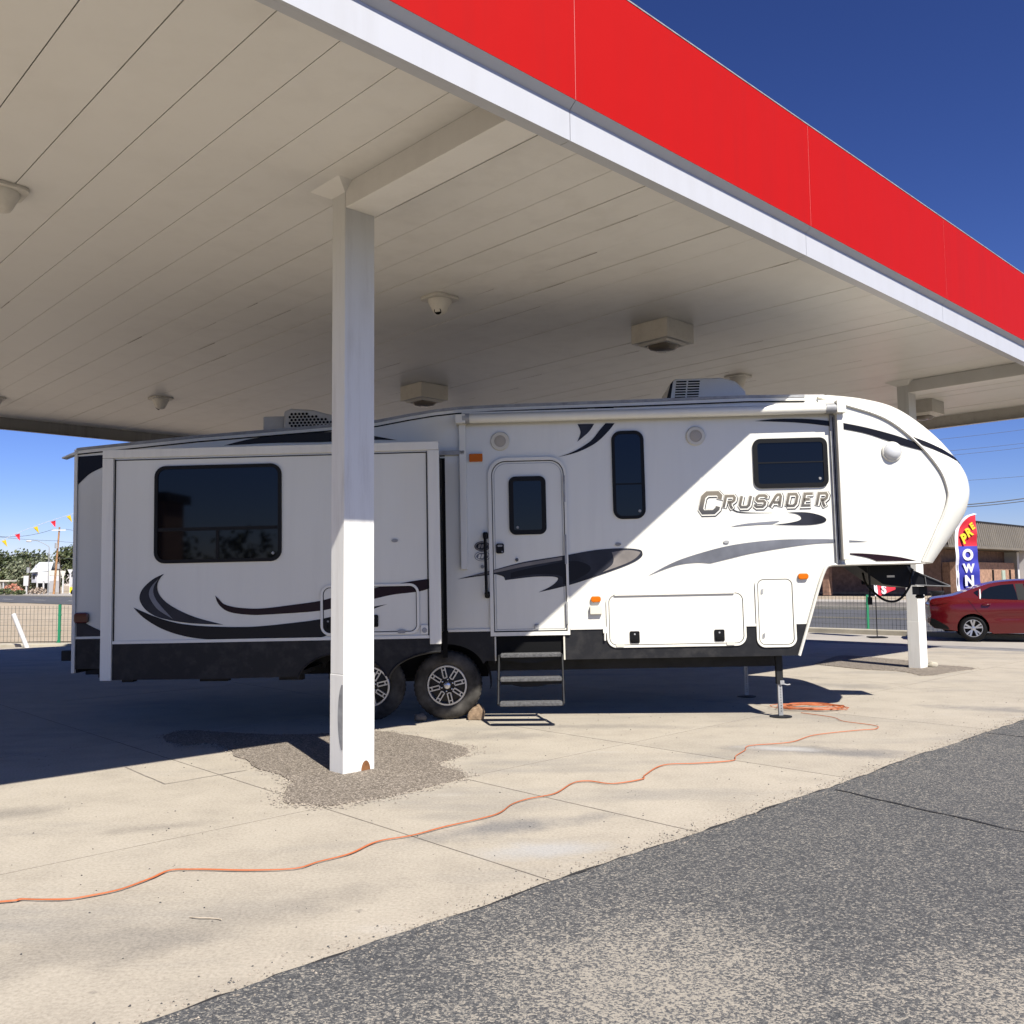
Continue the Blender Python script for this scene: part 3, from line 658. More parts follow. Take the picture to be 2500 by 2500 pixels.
# ------------------------------------------------------------------ the fifth-wheel trailer
RVA, RVT = R(2.2), R(0.6)
ex = Vector((math.cos(RVA)*math.cos(RVT), -math.sin(RVA)*math.cos(RVT), math.sin(RVT)))
ey = Vector((math.sin(RVA), math.cos(RVA), 0)); ez = ex.cross(ey)
RV = empty('fifth_wheel_trailer', 'white fifth wheel travel trailer with dark swooshes, slide-out extended, parked under the canopy', 'trailer')
m4 = Matrix((ex, ey, ez)).transposed().to_4x4(); m4.translation = Vector((-0.70, 10.22, 0)); RV.matrix_world = m4
RVW = 2.45
roof = [(-4.309,3.173),(-2.887,3.283),(-1.381,3.365),(-0.80,3.405),(-0.427,3.467),(-0.15,3.505),(0.116,3.528),(0.563,3.541),(2.15,3.554),(3.421,3.569),(4.054,3.556)]
trim = [(5.262,1.660),(5.493,2.125),(5.572,2.324),(5.580,2.462),(5.503,2.689),(5.276,2.99),(4.938,3.273),(4.487,3.445),(4.20,3.535)]
outer = [(5.50,1.640),(5.823,2.051),(5.948,2.284),(5.985,2.516),(5.908,2.752),(5.629,3.114),(5.23,3.434),(4.866,3.560),(4.427,3.610)]
trimS = crom(trim, 8); outS = crom(outer, 8)
neck = crom([(4.287,1.648),(4.215,1.625),(4.16,1.528),(4.10,1.36)], 5)
# --- body shell
body_poly = [(-4.309,1.0),(3.983,1.0)] + neck[::-1] + [(5.255,1.648)] + trimS + roof[::-1]
body = MB().prism_xz(body_poly, 0, RVW).build('body_shell', M['rv_white'], RV, smooth=25)
# --- moulded front cap, bulging forward between the trim lines
SEC = [(0.0,0.0),(0.02,0.25),(0.07,0.52),(0.15,0.75),(0.26,0.90),(0.42,0.99),(0.70,1.03),(1.225,1.045)]
SEC = SEC + [(RVW-y, g) for y, g in SEC[-2::-1]]
def cap_pt(i, j, off=0.0):
    y, g = SEC[j]; a, b = trimS[i], outS[i]
    return (a[0]+(b[0]-a[0])*g, y-off, a[1]+(b[1]-a[1])*g)
nt, ns = len(trimS), len(SEC)
mb = MB(); mb.add([cap_pt(i,j) for i in range(nt) for j in range(ns)], [(i*ns+j, i*ns+j+1, (i+1)*ns+j+1, (i+1)*ns+j) for i in range(nt-1) for j in range(ns-1)])
mb.add([cap_pt(0,j) for j in range(ns)], [tuple(range(ns))])
mb.add([cap_pt(nt-1,j) for j in range(ns)], [tuple(range(ns))])
cap = mb.build('front_cap', M['rv_white'], RV, smooth=50)
def surf(iF, g):                                     # point on the near half of the cap at fractional index and section share
    i = int(iF); t = iF-i; j = 0
    while SEC[j+1][1] < g: j += 1
    s = (g-SEC[j][1])/(SEC[j+1][1]-SEC[j][1]); y = SEC[j][0]+(SEC[j+1][0]-SEC[j][0])*s
    P = []
    for k in (i, min(i+1, nt-1)):
        a, b = trimS[k], outS[k]; P.append(Vector((a[0]+(b[0]-a[0])*g, y-0.006, a[1]+(b[1]-a[1])*g)))
    p = P[0].lerp(P[1], t); return (p.x+0.004, p.y, p.z+0.003)
rows = 14; vs = []
for k in range(rows+1):
    g = 0.04 + 0.955*k/rows; c = 40.6 - 8.6*(k/rows)**0.9; w = 2.3*(1-k/rows)**0.6*1.0 + 0.15
    vs += [surf(c+w/2, g), surf(c-w/2, g)]
MB().add(vs, [(2*k, 2*k+1, 2*k+3, 2*k+2) for k in range(rows)]).build('cap_stripe', M['black'], cap, smooth=60)
# --- trim mouldings
tm = MB(); tm.tube([(x, -0.012, z) for x, z in trimS], 0.014, 6); tm.build('cap_moulding', M['rv_trim'], RV, smooth=60)
def band(poly, w, y0, y1):                            # strip hanging below a polyline
    mb = MB()
    for (x0,z0),(x1,z1) in zip(poly[:-1], poly[1:]):
        mb.add([(x0,y0,z0-w),(x1,y0,z1-w),(x1,y0,z1),(x0,y0,z0),(x0,y1,z0-w),(x1,y1,z1-w),(x1,y1,z1),(x0,y1,z0)],
               [(0,1,2,3),(3,2,6,7),(0,4,5,1)])
    return mb
rt_ = band([(x, z+0.012) for x, z in roof], 0.030, -0.022, 0.03).build('roof_rail', M['steel'], RV)
band([(x, z-0.020) for x, z in roof], 0.035, -0.016, 0.0).build('gutter', M['rv_trim'], RV)
band([(x, z-0.057) for x, z in roof], 0.010, -0.019, 0.0).build('gutter_seal', M['seal'], RV)
MB().prism_xz([(-4.309,3.165)]+[(x, z+0.03) for x, z in roof]+[(4.30,3.58),(4.30,3.50),(-4.309,3.10)], 0.06, RVW-0.06).build('roof', M['rv_roof'], RV)
tm = MB(); tm.tube([(x, -0.010, z) for x, z in [(3.868,0.655),(3.983,1.0)] + neck[::-1]+[(5.24,1.650)]], 0.018, 6); tm.build('neck_moulding', M['rv_trim'], RV, smooth=60)
for xa, xb in ((-0.02,0.456),(1.352,1.756),(3.302,3.41),(-4.305,-3.5)): MB().box(xa, xb, -0.012, 0, 0.985, 1.012).build('belt_moulding', M['rv_trim'], RV)
MB().box(-4.335, -4.295, -0.020, 0.02, 0.60, 3.17).build('rear_corner_moulding', M['rv_trim'], RV, bevel=0.006)
MB().add([(-4.30,-0.03,3.12),(-4.46,-0.06,3.06),(-4.46,-0.06,3.075),(-4.30,-0.03,3.15),(-4.30,0.05,3.12),(-4.46,0.05,3.06),(-4.46,0.05,3.075),(-4.30,0.05,3.15)],[(0,1,2,3),(4,7,6,5),(3,2,6,7),(0,4,5,1),(1,5,6,2)]).build('rain_spout', M['rv_trim'], RV)
# --- black lower skirt with wheel arch and step opening
def arc(cx, cz, rx, rz, a0, a1, k=14): return [(cx+rx*math.cos(R(a0+(a1-a0)*i/k)), cz+rz*math.sin(R(a0+(a1-a0)*i/k))) for i in range(k+1)]
sk = [(-4.309,0.644),(-1.50,0.65)] + arc(-0.94,0.55,0.50,0.30,168,90,8) + arc(-0.06,0.55,0.44,0.30,90,14,10) + [(0.40,0.655),(0.506,0.655),(0.506,0.985),(-4.309,0.985)]
MB().prism_xz(sk, 0.0, 0.03).build('skirt', M['skirt'], RV)
MB().prism_xz([(1.278,0.655),(3.865,0.655),(3.978,0.999),(1.278,0.999)], 0.0, 0.03).build('skirt', M['skirt'], RV)
MB().prism_xz([(-4.309,0.644),(3.865,0.655),(3.978,0.999),(-4.309,0.999)], RVW-0.03, RVW).build('skirt', M['skirt'], RV)
MB().box(-4.309, -4.28, 0.03, RVW-0.03, 0.60, 0.999).box(3.80, 3.84, 0.03, RVW-0.03, 0.67, 0.999).build('end_skirt', M['skirt'], RV)
ub = MB(); ub.box(-4.27, -1.55, 0.05, RVW-0.05, 0.69, 0.75); ub.box(0.48, 0.50, 0.05, 0.9, 0.62, 0.99); ub.box(1.285, 3.79, 0.05, RVW-0.05, 0.69, 0.75); ub.box(-1.55, 0.48, 0.40, RVW-0.4, 0.66, 0.75); ub.box(0.51, 1.28, 0.6, RVW-0.1, 0.66, 0.75)
ub.build('underbelly', M['darksteel'], RV)
fr = MB(); fr.box(-4.25, 3.75, 0.45, 0.53, 0.50, 0.68); fr.box(-4.25, 3.75, RVW-0.53, RVW-0.45, 0.50, 0.68); fr.tube([(-0.05,0.2,0.40),(-0.05,RVW-0.2,0.40)], 0.045, 10); fr.tube([(-0.92,0.2,0.40),(-0.92,RVW-0.2,0.40)], 0.045, 10)
fr.box(-1.3,0.3,0.42,0.56,0.40,0.52)
fr.build('chassis', M['darksteel'], RV)
MB().box(-1.46, 0.40, 0.33, 0.36, 0.45, 0.99).box(-1.46,0.42,0.03,0.36,0.90,0.93).build('wheel_well', M['seal'], RV)
fl = arc(-0.06,0.40,0.50,0.47,62,-8,10); ml = MB()
for (x0,z0),(x1,z1) in zip(fl[:-1], fl[1:]): ml.add([(x0,0.035,z0),(x1,0.035,z1),(x1,0.33,z1),(x0,0.33,z0)], [(0,1,2,3)])
ml.build('mud_flap', M['seal'], RV)
# --- wheels
def rv_wheel(cx, cz, y0, parent):
    w = bpy.data.objects.new('wheel', None); COL.objects.link(w); w.parent = parent; w.location = (cx, y0, cz)
    prof = [(0.225,0.03),(0.235,0.008),(0.262,0.0),(0.300,0.003),(0.338,0.016),(0.366,0.038),(0.380,0.060),(0.383,0.085),(0.383,0.165),(0.372,0.200),(0.335,0.225),(0.25,0.225)]
    MB().lathe(prof, (0,0,0), 'y', 56).build('tyre', M['tyre'], w, smooth=50)
    tr = MB()
    for k in range(44):
        a = 2*math.pi*k/44
        for yy in (0.075, 0.13):
            c, s = math.cos(a), math.sin(a); t = 0.014
            P = [(c*0.3885-s*u, v, s*0.3885+c*u) for u in (-t, t) for v in (yy, yy+0.04)]
            Q = [(c*0.380-s*u, v, s*0.380+c*u) for u in (-t, t) for v in (yy, yy+0.04)]
            tr.add(P+Q, [(0,1,3,2),(0,4,5,1),(2,3,7,6),(0,2,6,4),(1,5,7,3)])
    tr.build('tread', M['tyre'], w)
    MB().lathe([(0.228,0.028),(0.228,0.012),(0.222,0.006),(0.206,0.006),(0.202,0.016),(0.200,0.06)], (0,0,0), 'y', 48).build('rim', M['alloy'], w, smooth=40)
    MB().lathe([(0.202,0.06),(0.09,0.045),(0.0,0.045)], (0,0,0), 'y', 48).build('rim_dish', M['rimblack'], w, smooth=40)
    sp = MB(); pk = MB()
    for k in range(8):
        a = 2*math.pi*(k+0.28)/8; c, s = math.cos(a), math.sin(a)
        def rot(pts): return [(x*c-z*s, y, x*s+z*c) for x, y, z in pts]
        for u in (-0.026, 0.013):
            pts = [(0.085,0.012,u),(0.202,0.012,u),(0.202,0.012,u+0.013),(0.085,0.012,u+0.013),(0.085,0.05,u),(0.202,0.05,u),(0.202,0.05,u+0.013),(0.085,0.05,u+0.013)]
            sp.add(rot(pts), [(0,1,2,3),(0,4,5,1),(1,5,6,2),(2,6,7,3),(3,7,4,0)])
        for r0, r1 in ((0.080,0.093),(0.168,0.181)):
            pts = [(r0,0.012,-0.012),(r1,0.012,-0.012),(r1,0.012,0.012),(r0,0.012,0.012),(r0,0.05,-0.012),(r1,0.05,-0.012),(r1,0.05,0.012),(r0,0.05,0.012)]
            sp.add(rot(pts), [(0,1,2,3),(0,4,5,1),(1,5,6,2),(2,6,7,3),(3,7,4,0)])
        pts = [(0.200,0.003,-0.010),(0.232,0.003,-0.010),(0.232,0.003,0.010),(0.200,0.003,0.010)]
        pk.add(rot(pts), [(0,1,2,3)])
    sp.build('spokes', M['alloy'], w, bevel=0)
    MB().lathe([(0.0,-0.004),(0.030,-0.002),(0.040,0.004),(0.043,0.02),(0.043,0.05)], (0,0,0), 'y', 28).build('hub_cap', M['alloy'], w, smooth=50)
    lg = MB()
    for k in range(6):
        a = 2*math.pi*k/6+0.4; lg.lathe([(0.0,0.012),(0.008,0.014),(0.009,0.05)], (0.066*math.cos(a),0,0.066*math.sin(a)), 'y', 8)
    lg.build('lug_nuts', M['alloy'], w, smooth=40)
    return w
rv_wheel(-0.05, 0.385, 0.045, RV); rv_wheel(-0.924, 0.385, 0.045, RV)
# --- slide-out room
SY = -0.90
sp_ = [(-3.46,0.985),(-0.085,0.985),(-0.085,2.975),(-3.46,2.975)]
slide = MB().prism_xz(sp_, SY, 0.05).build('slide_out', M['rv_white'], RV)
fl = MB(); fl.box(-3.545,0.005,SY-0.028,SY+0.03,2.92,3.008); fl.build('slide_flange', M['rv_trim'], slide, bevel=0.006)
MB().box(-3.545,-3.428,SY-0.028,SY+0.03,0.600,2.918).build('slide_flange', M['rv_trim'], slide, bevel=0.006)
MB().box(-0.108,0.008,SY-0.028,SY+0.03,0.915,2.918).build('slide_flange', M['rv_trim'], slide, bevel=0.006)
sl = MB(); sl.box(-3.418,-3.410,SY-0.012,SY,1.0,2.905); sl.box(-0.126,-0.118,SY-0.012,SY,1.0,2.905); sl.box(-3.418,-0.118,SY-0.012,SY,2.893,2.901); sl.build('seal_line', M['seal'], slide)
MB().box(-3.425,-0.112,SY-0.014,SY,0.975,1.005).build('slide_belt', M['rv_trim'], slide)
ss = [(-3.425,0.605),(-2.37,0.600),(-1.47,0.606)] + arc(-1.02,0.55,0.46,0.29,172,10,14) + [(-0.545,0.575)] + arc(0.02,0.55,0.56,0.29,176,92,10) + [(-0.002,0.972),(-3.425,0.972)]
MB().prism_xz(ss, SY-0.006, SY+0.03).build('slide_skirt', M['skirt'], slide)
lip = MB(); lip.tube([(x, SY-0.012, z) for x, z in arc(0.02,0.55,0.56,0.29,176,92,12)], 0.014, 6); lip.tube([(x, SY-0.012, z) for x, z in arc(-1.02,0.55,0.46,0.29,172,10,14)], 0.010, 6); lip.build('arch_lip', M['skirt'], slide, smooth=60)
MB().box(-3.40,-1.45,SY+0.05,0.0,0.62,0.66).box(-3.40,-0.10,SY+0.031,0.04,0.90,0.984).build('slide_floor', M['darksteel'], slide)
MB().box(-3.42,-3.30,SY+0.2,SY+0.3,0.56,0.62).box(-2.6,-2.3,SY+0.25,SY+0.35,0.55,0.61).box(-1.75,-1.5,SY+0.25,SY+0.35,0.55,0.61).build('slide_rail', M['darksteel'], slide)
MB().box(-0.084,-0.03,-0.012,0.0,0.70,2.955).box(-3.56,-3.47,-0.012,0.0,0.70,2.95).build('wall_seal', M['seal'], RV)
MB().box(-3.56,-0.03,-0.012,0.0,2.976,3.02).build('slide_top_seal', M['seal'], RV)
MB().box(-3.50,0.20,-0.055,-0.013,2.985,3.035).build('slide_gutter', M['steel'], RV, bevel=0.004)
MB().box(-0.082,-0.060,SY+0.04,-0.02,1.0,2.93).build('slide_end_seal', M['seal'], slide)
# --- windows
def window(name, x0, x1, z0, z1, r, y, parent, bars=(), fw_=0.035, knob=None):
    f = MB().ring_xz(rrect(x0,x1,z0,z1,r), rrect(x0+fw_,x1-fw_,z0+fw_,z1-fw_,max(0.01,r-fw_)), y-0.020, y-0.001).build(name, M['rubber'], parent, smooth=40)
    MB().prism_xz(rrect(x0+fw_*0.8,x1-fw_*0.8,z0+fw_*0.8,z1-fw_*0.8,max(0.01,r-fw_*0.8)), y-0.009, y-0.0012).build('pane', M['glass'], f)
    for b in bars:
        MB().box(b[0],b[1],y-0.017,y-0.0095,b[2],b[3]).build('glazing_bar', M['rubber'], f)
    if knob: MB().lathe([(0.0,-0.012),(0.014,-0.011),(0.017,0.0)], (knob[0],y-0.010,knob[1]), 'y', 14).build('latch', M['steel'], f, smooth=50)
    return f
window('window', -2.991, -1.645, 1.800, 2.823, 0.115, SY, RV, [(-2.95,-1.69,2.135,2.170),(-2.335,-2.305,1.84,2.134)], 0.036, (-1.735,1.885))
window('window', 1.868, 2.232, 2.211, 3.213, 0.105, 0.0, RV, [(1.90,2.20,2.60,2.615)], 0.036, (2.165,2.30))
window('window', 3.452, 4.280, 2.518, 3.079, 0.085, 0.0, RV, [(3.50,4.23,2.798,2.812)], 0.050, (4.185,2.615))
# --- entry door
def halfrr(x0, x1, z0, z1, r, k=8):
    return [(x0,z0),(x1,z0)] + [(x1-r+r*math.cos(R(90*i/k)), z1-r+r*math.sin(R(90*i/k))) for i in range(k+1)] + [(x0+r+r*math.cos(R(90+90*i/k)), z1-r+r*math.sin(R(90+90*i/k))) for i in range(k+1)]
door = MB().prism_xz(halfrr(0.500,1.318,0.985,2.901,0.16), -0.003, 0.0).build('door', M['rv_white'], RV)
MB().ring_xz(halfrr(0.458,1.348,0.930,2.939,0.20), halfrr(0.498,1.320,0.972,2.903,0.16), -0.026, -0.001).build('door_frame', M['rv_trim'], door, smooth=30)
MB().ring_xz(halfrr(0.500,1.318,0.974,2.901,0.158), halfrr(0.507,1.311,0.981,2.894,0.151), -0.012, -0.004).build('door_gasket', M['seal'], door)
MB().ring_xz(halfrr(0.525,1.293,1.000,2.876,0.14), halfrr(0.530,1.288,1.005,2.871,0.135), -0.0055, -0.003).build('door_bead', M['steel'], door)
window('door_window', 0.692, 1.113, 2.062, 2.723, 0.075, -0.004, RV, [], 0.052, (0.785,2.145))
MB().prism_xz(rrect(0.537,0.627,1.855,1.968,0.02), -0.032, -0.003).build('door_latch', M['rubber'], door, bevel=0.006)
MB().prism_xz(rrect(0.555,0.610,1.93,1.952,0.008), -0.038, -0.032).prism_xz(circle(0.607,1.873,0.010,12), -0.036, -0.032).build('keyhole', M['steel'], door)
MB().lathe([(0.0,-0.022),(0.014,-0.020),(0.019,-0.012),(0.019,0.0)], (0.769,-0.006,1.778), 'y', 14).build('peephole', M['tan'], door, smooth=50)
MB().box(0.95,1.0,-0.02,-0.004,1.0,1.055).build('door_holder', M['steel'], door, bevel=0.004)
for z0, z1 in ((2.42,2.72),(1.72,2.05),(1.05,1.30)):
    MB().box(1.310,1.330,-0.036,-0.004,z0,z1).build('hinge', M['steel'], door)
gh = MB(); gh.tube(crom([(0.423,-0.02,2.060),(0.421,-0.07,2.05),(0.420,-0.085,1.98),(0.422,-0.088,1.70),(0.424,-0.085,1.45),(0.427,-0.07,1.40),(0.430,-0.02,1.39)],5), 0.017, 10)
gh.prism_xz(rrect(0.390,0.450,2.02,2.10,0.02), -0.03, -0.001); gh.prism_xz(rrect(0.400,0.460,1.355,1.43,0.02), -0.03, -0.001)
gh.build('grab_handle', M['rubber'], RV, smooth=45)
for z, mm in ((1.941,'black'),(1.828,'charcoal')):
    s = MB().prism_xz(circle(0.379,z,0.088,32,0.056), -0.006, -0.001).build('oval_badge', M[mm] if mm == 'black' else M['grey'], RV)
    MB().ring_xz(circle(0.379,z,0.080,32,0.049), circle(0.379,z,0.070,32,0.040), -0.0075, -0.0062).build('badge_ring', M['taupe'] if mm == 'black' else M['rv_trim'], s)
    for q, (a, b) in enumerate(((-0.05,-0.025),(-0.015,0.01),(0.02,0.05))):
        MB().prism_xz([(0.379+a,z-0.022),(0.379+b,z-0.022),(0.379+b+0.012,z+0.022),(0.379+a+0.012,z+0.022)], -0.0078, -0.0062).build('badge_mark', M['taupe'] if mm == 'black' else M['rv_trim'], s)
MB().prism_xz(circle(0.378,1.71,0.020,16), -0.012, -0.001).build('door_bell', M['steel'], RV)
# --- folding entry steps
st = bpy.data.objects.new('entry_steps', None); COL.objects.link(st); st.parent = RV
MB().box(0.508,1.276,0.03,0.62,0.66,0.92).build('step_well', M['seal'], st)
for y, z in ((-0.215,0.735),(-0.385,0.492),(-0.545,0.252)):
    t = MB().box(0.560,1.250,y,y+0.15,z-0.028,z).build('tread', M['darksteel'], st, bevel=0.005)
    MB().box(0.575,1.235,y-0.013,y+0.145,z-0.030,z+0.012).build('step_carpet', M['carpet'], st, bevel=0.010)
for y, z in ((-0.12,0.705),(-0.29,0.462)):
    MB().prism_xz([(0.575,z),(1.235,z),(1.235,z-0.04),(1.10,z-0.045),(0.98,z-0.068),(0.80,z-0.068),(0.70,z-0.045),(0.575,z-0.04)], y, y+0.02).build('riser', M['darksteel'], st)
for x in (0.555, 1.250):
    b = MB(); b.tube([(x,0.02,0.70),(x,-0.20,0.725)], 0.012, 8)
    for (ya,za),(yb,zb) in (((-0.08,0.72),(-0.32,0.48)),((-0.19,0.72),(-0.36,0.48)),((-0.25,0.48),(-0.48,0.24)),((-0.36,0.48),(-0.52,0.24))):
        b.tube([(x,ya,za),(x,yb,zb)], 0.012, 8)
    b.build('step_strut', M['darksteel'], st, smooth=50)
MB().box(0.500,0.516,-0.012,0.03,0.655,0.925).box(1.270,1.288,-0.012,0.03,0.655,0.925).build('step_well_trim', M['cream'], st)
# --- baggage doors and hatches
def hatch(name, x0, x1, z0, z1, r, y, parent, fill=M['rv_white'], pf=0.011):
    f = MB().ring_xz(rrect(x0,x1,z0,z1,r,8), rrect(x0+0.026,x1-0.026,z0+0.026,z1-0.026,max(r-0.026,0.02),8), y-0.016, y-0.0078).build(name, M['rv_trim'], parent, bevel=0.003)
    MB().prism_xz(rrect(x0+0.034,x1-0.034,z0+0.034,z1-0.034,max(r-0.034,0.02),8), y-pf, y-min(pf*0.7, 0.0079)).build('hatch_panel', fill, f, bevel=0.0012)
    MB().ring_xz(rrect(x0+0.027,x1-0.027,z0+0.027,z1-0.027,max(r-0.027,0.02),8), rrect(x0+0.033,x1-0.033,z0+0.033,z1-0.033,max(r-0.033,0.02),8), y-0.0085, y-0.0079).build('hatch_gasket', M['seal'], f)
    return f
def latch(x0, x1, z0, z1, y, parent):
    mb = MB(); mb.prism_xz(rrect(x0,x1,z0,z1,0.015), y-0.020, y-0.0112)
    mb.prism_xz(rrect(x0+0.02,x1-0.02,z0+0.018,z0+0.052,0.006), y-0.030, y-0.0202, 1)
    mb.prism_xz(circle((x0+x1)/2,z1-0.033,0.010,12), y-0.024, y-0.0202, 2)
    mb.build('latch', [M['rubber'], M['seal'], M['steel']], parent)
h = hatch('baggage_door', 1.757, 3.300, 0.775, 1.387, 0.11, 0.0, RV)
latch(2.010,2.119,0.823,0.956,0.0,h); latch(2.945,3.057,0.828,0.957,0.0,h)
MB().box(1.85,3.18,-0.030,-0.012,1.352,1.378).build('hatch_hinge', M['rv_trim'], h, bevel=0.004)
for x in (1.90, 3.12): MB().prism_xz(rrect(x-0.045,x+0.045,0.785,0.825,0.015), -0.024, -0.016).build('hatch_catch', M['cream'], h)
hp = hatch('propane_door', 3.412, 3.850, 0.750, 1.528, 0.095, 0.0, RV)
for z in (1.37, 0.88): MB().prism_xz([(3.475,z-0.03),(3.500,z-0.02),(3.505,z+0.03),(3.480,z+0.02)], -0.020, -0.011).build('hatch_latch', M['steel'], hp)
hs = hatch('storage_door', -1.240, -0.215, 1.020, 1.541, 0.10, SY, RV, pf=0.005)
latch(-0.735,-0.640,1.10,1.225,SY,hs); latch(-1.19,-1.13,1.08,1.20,SY,hs)
MB().prism_xz(rrect(-0.44,-0.36,1.030,1.066,0.015), SY-0.024, SY-0.016).build('hatch_catch', M['steel'], hs)
oc = MB().prism_xz(rrect(-0.200,-0.126,1.017,1.110,0.006), SY-0.018, SY-0.001).build('outlet_cover', M['rv_trim'], RV, bevel=0.003)
MB().lathe([(0.0,-0.004),(0.024,-0.003),(0.028,0.004)], (-0.163,SY-0.020,1.058), 'y', 20).build('outlet_cap', M['steel'], oc, smooth=50)
MB().prism_xz(rrect(1.575,1.708,1.153,1.247,0.008), -0.045, -0.001).build('junction_cover', M['cream'], RV, bevel=0.005)
kb_ = MB(); kb_.box(1.715,1.755,-0.022,-0.001,0.94,1.0); kb_.tube([(1.735,-0.02,0.95),(1.733,-0.022,0.88),(1.733,-0.022,0.86)],0.012,8); kb_.build('key_bracket', M['rv_trim'], RV, smooth=50)
# --- lamps and vents
def amber(x0, x1, z0, z1):
    b = MB().prism_xz(rrect(x0,x1,z0,z1,0.012), -0.010, -0.001).build('marker_lamp', M['rv_trim'], RV, bevel=0.002)
    MB().prism_xz(rrect(x0+0.012,x1-0.012,z0+0.010,z1-0.010,0.010), -0.032, -0.010).build('marker_lens', M['amber'], b, bevel=0.006)
def amber2(x0, x1, z0, z1):
    MB().prism_xz(rrect(x0,x1,z0,z1,0.028), -0.034, -0.001).build('marker_lamp', M['amber'], RV, bevel=0.010)
amber(0.239,0.415,2.893,3.004); amber2(1.587,1.700,1.286,1.352); amber2(3.891,4.005,1.493,1.559)
def roundel(name, x, z, r, inner, m2, dome_=0.03):
    p = MB().lathe([(r,0.0),(r,-0.012),(r*0.94,-0.022),(inner,-0.024),(inner*0.97,-0.016)], (x,-0.001,z), 'y', 36).build(name, M['cream'] if m2 != 'lens' else M['rv_trim'], RV, smooth=40)
    MB().lathe([(inner,-0.016),(inner*0.8,-0.016-dome_*0.6),(inner*0.4,-0.016-dome_*0.9),(0,-0.016-dome_)], (x,-0.001,z), 'y', 28).build('face', M[m2], p, smooth=60)
roundel('outdoor_speaker', 0.606, 3.133, 0.108, 0.068, 'speaker', 0.008); roundel('outdoor_speaker', 2.818, 3.132, 0.108, 0.070, 'speaker', 0.008)
roundel('dock_lamp', 4.995, 2.896, 0.113, 0.100, 'lens', 0.055)
for x, z, y, par in ((1.911,1.928,0.0,RV),(3.118,1.928,0.0,RV),(-0.462,1.984,SY,slide)):
    MB().prism_xz(circle(x,z,0.033,18,0.018), y-0.014, y-0.001).build('clearance_stud', M['steel'], par, bevel=0.003)
MB().prism_xz(rrect(-4.300,-4.135,1.165,1.285,0.035), -0.045, -0.001).build('tail_lamp', M['redlens'], RV, bevel=0.012)
MB().box(-4.345,-4.300,0.05,0.20,1.10,1.42).build('tail_lamp', M['redlens'], RV, bevel=0.01)
MB().box(-4.60,-4.31,0.25,RVW-0.25,0.72,0.84).build('rear_bumper', M['darksteel'], RV, bevel=0.01)
MB().box(-4.62,-4.30,0.85,1.05,0.50,0.72).build('rear_hitch', M['darksteel'], RV, bevel=0.01)
MB().prism_xz(circle(-3.72,0.80,0.13,20,0.045), -0.05, -0.001).build('sewer_cap', M['steel'], RV)
# --- vinyl graphics
for nm, (yo, mm, chains) in DECALS.items():
    poly = []
    for c in chains:
        s = crom(c, 6) if len(c) > 2 else list(c)
        poly += s[:-1]
    onslide = yo < -0.5
    base_y = SY if onslide else 0.0
    front = base_y - (0.0076 if abs(yo-base_y) > 1e-6 else 0.0062)
    MB().prism_xz(poly, front, front+0.0008, back=False).build('vinyl_graphic', M[mm], slide if onslide else RV)
# --- name lettering: outlined, slanted block capitals
def strokes(letter):
    c = 0.18
    return {
     'C': [[(1.0,0.68),(1.0,0.86),(1-c,1),(c,1),(0,1-c),(0,c),(c,0),(1-c,0),(1.0,c),(1.0,0.30)]],
     'R': [[(0.0,0.0),(0.0,1.0),(0.82,1.0),(1.0,0.85),(1.0,0.62),(0.82,0.48),(0.30,0.48)],[(0.52,0.48),(0.74,0.12),(1.0,-0.14)]],
     'U': [[(0.0,1.0),(0.0,c),(c,0.0),(1-c,0.0),(1.0,c),(1.0,1.0)]],
     'S': [[(1.0,0.76),(1.0,0.9),(1-c,1),(c,1),(0,1-c*0.9),(0,0.62),(c,0.50),(1-c,0.50),(1.0,0.38),(1.0,c),(1-c,0),(c,0),(0,0.10),(0,0.24)]],
     'A': [[(0.0,0.0),(0.42,0.88),(0.55,1.0),(0.80,1.0),(0.92,0.86),(1.0,0.0)],[(0.30,0.33),(0.92,0.33)]],
     'D': [[(0.0,0.0),(0.0,1.0),(0.80,1.0),(1.0,0.80),(1.0,0.20),(0.80,0.0),(0.0,0.0)]],
     'E': [[(1.0,1.0),(0.0,1.0),(0.0,0.0),(1.0,0.0)],[(0.0,0.52),(0.78,0.52)]],
    }[letter]
def ribbon(pts, w):
    P = [Vector((p[0], p[1])) for p in pts]; L = []; Q = []
    for i, p in enumerate(P):
        a = (P[i]-P[i-1]).normalized() if i else None; b = (P[i+1]-P[i]).normalized() if i < len(P)-1 else None
        if a is None: a = b
        if b is None: b = a
        n1 = Vector((-a.y,a.x)); n2 = Vector((-b.y,b.x)); mt = (n1+n2)
        mt = n1 if mt.length < 1e-6 else mt.normalized()
        k = w/2/max(0.45, mt.dot(n1)); L.append(p+mt*k); Q.append(p-mt*k)
    return L, Q
spec = [('C',2.826,0.235,2.240,0.262),('R',3.085,0.135,2.298,0.160),('U',3.262,0.135,2.296,0.160),('S',3.436,0.135,2.296,0.160),('A',3.600,0.140,2.298,0.163),('D',3.785,0.132,2.298,0.165),('E',3.962,0.120,2.298,0.166),('R',4.118,0.128,2.298,0.167)]
name = bpy.data.objects.new('name_lettering', None); COL.objects.link(name); name.parent = RV
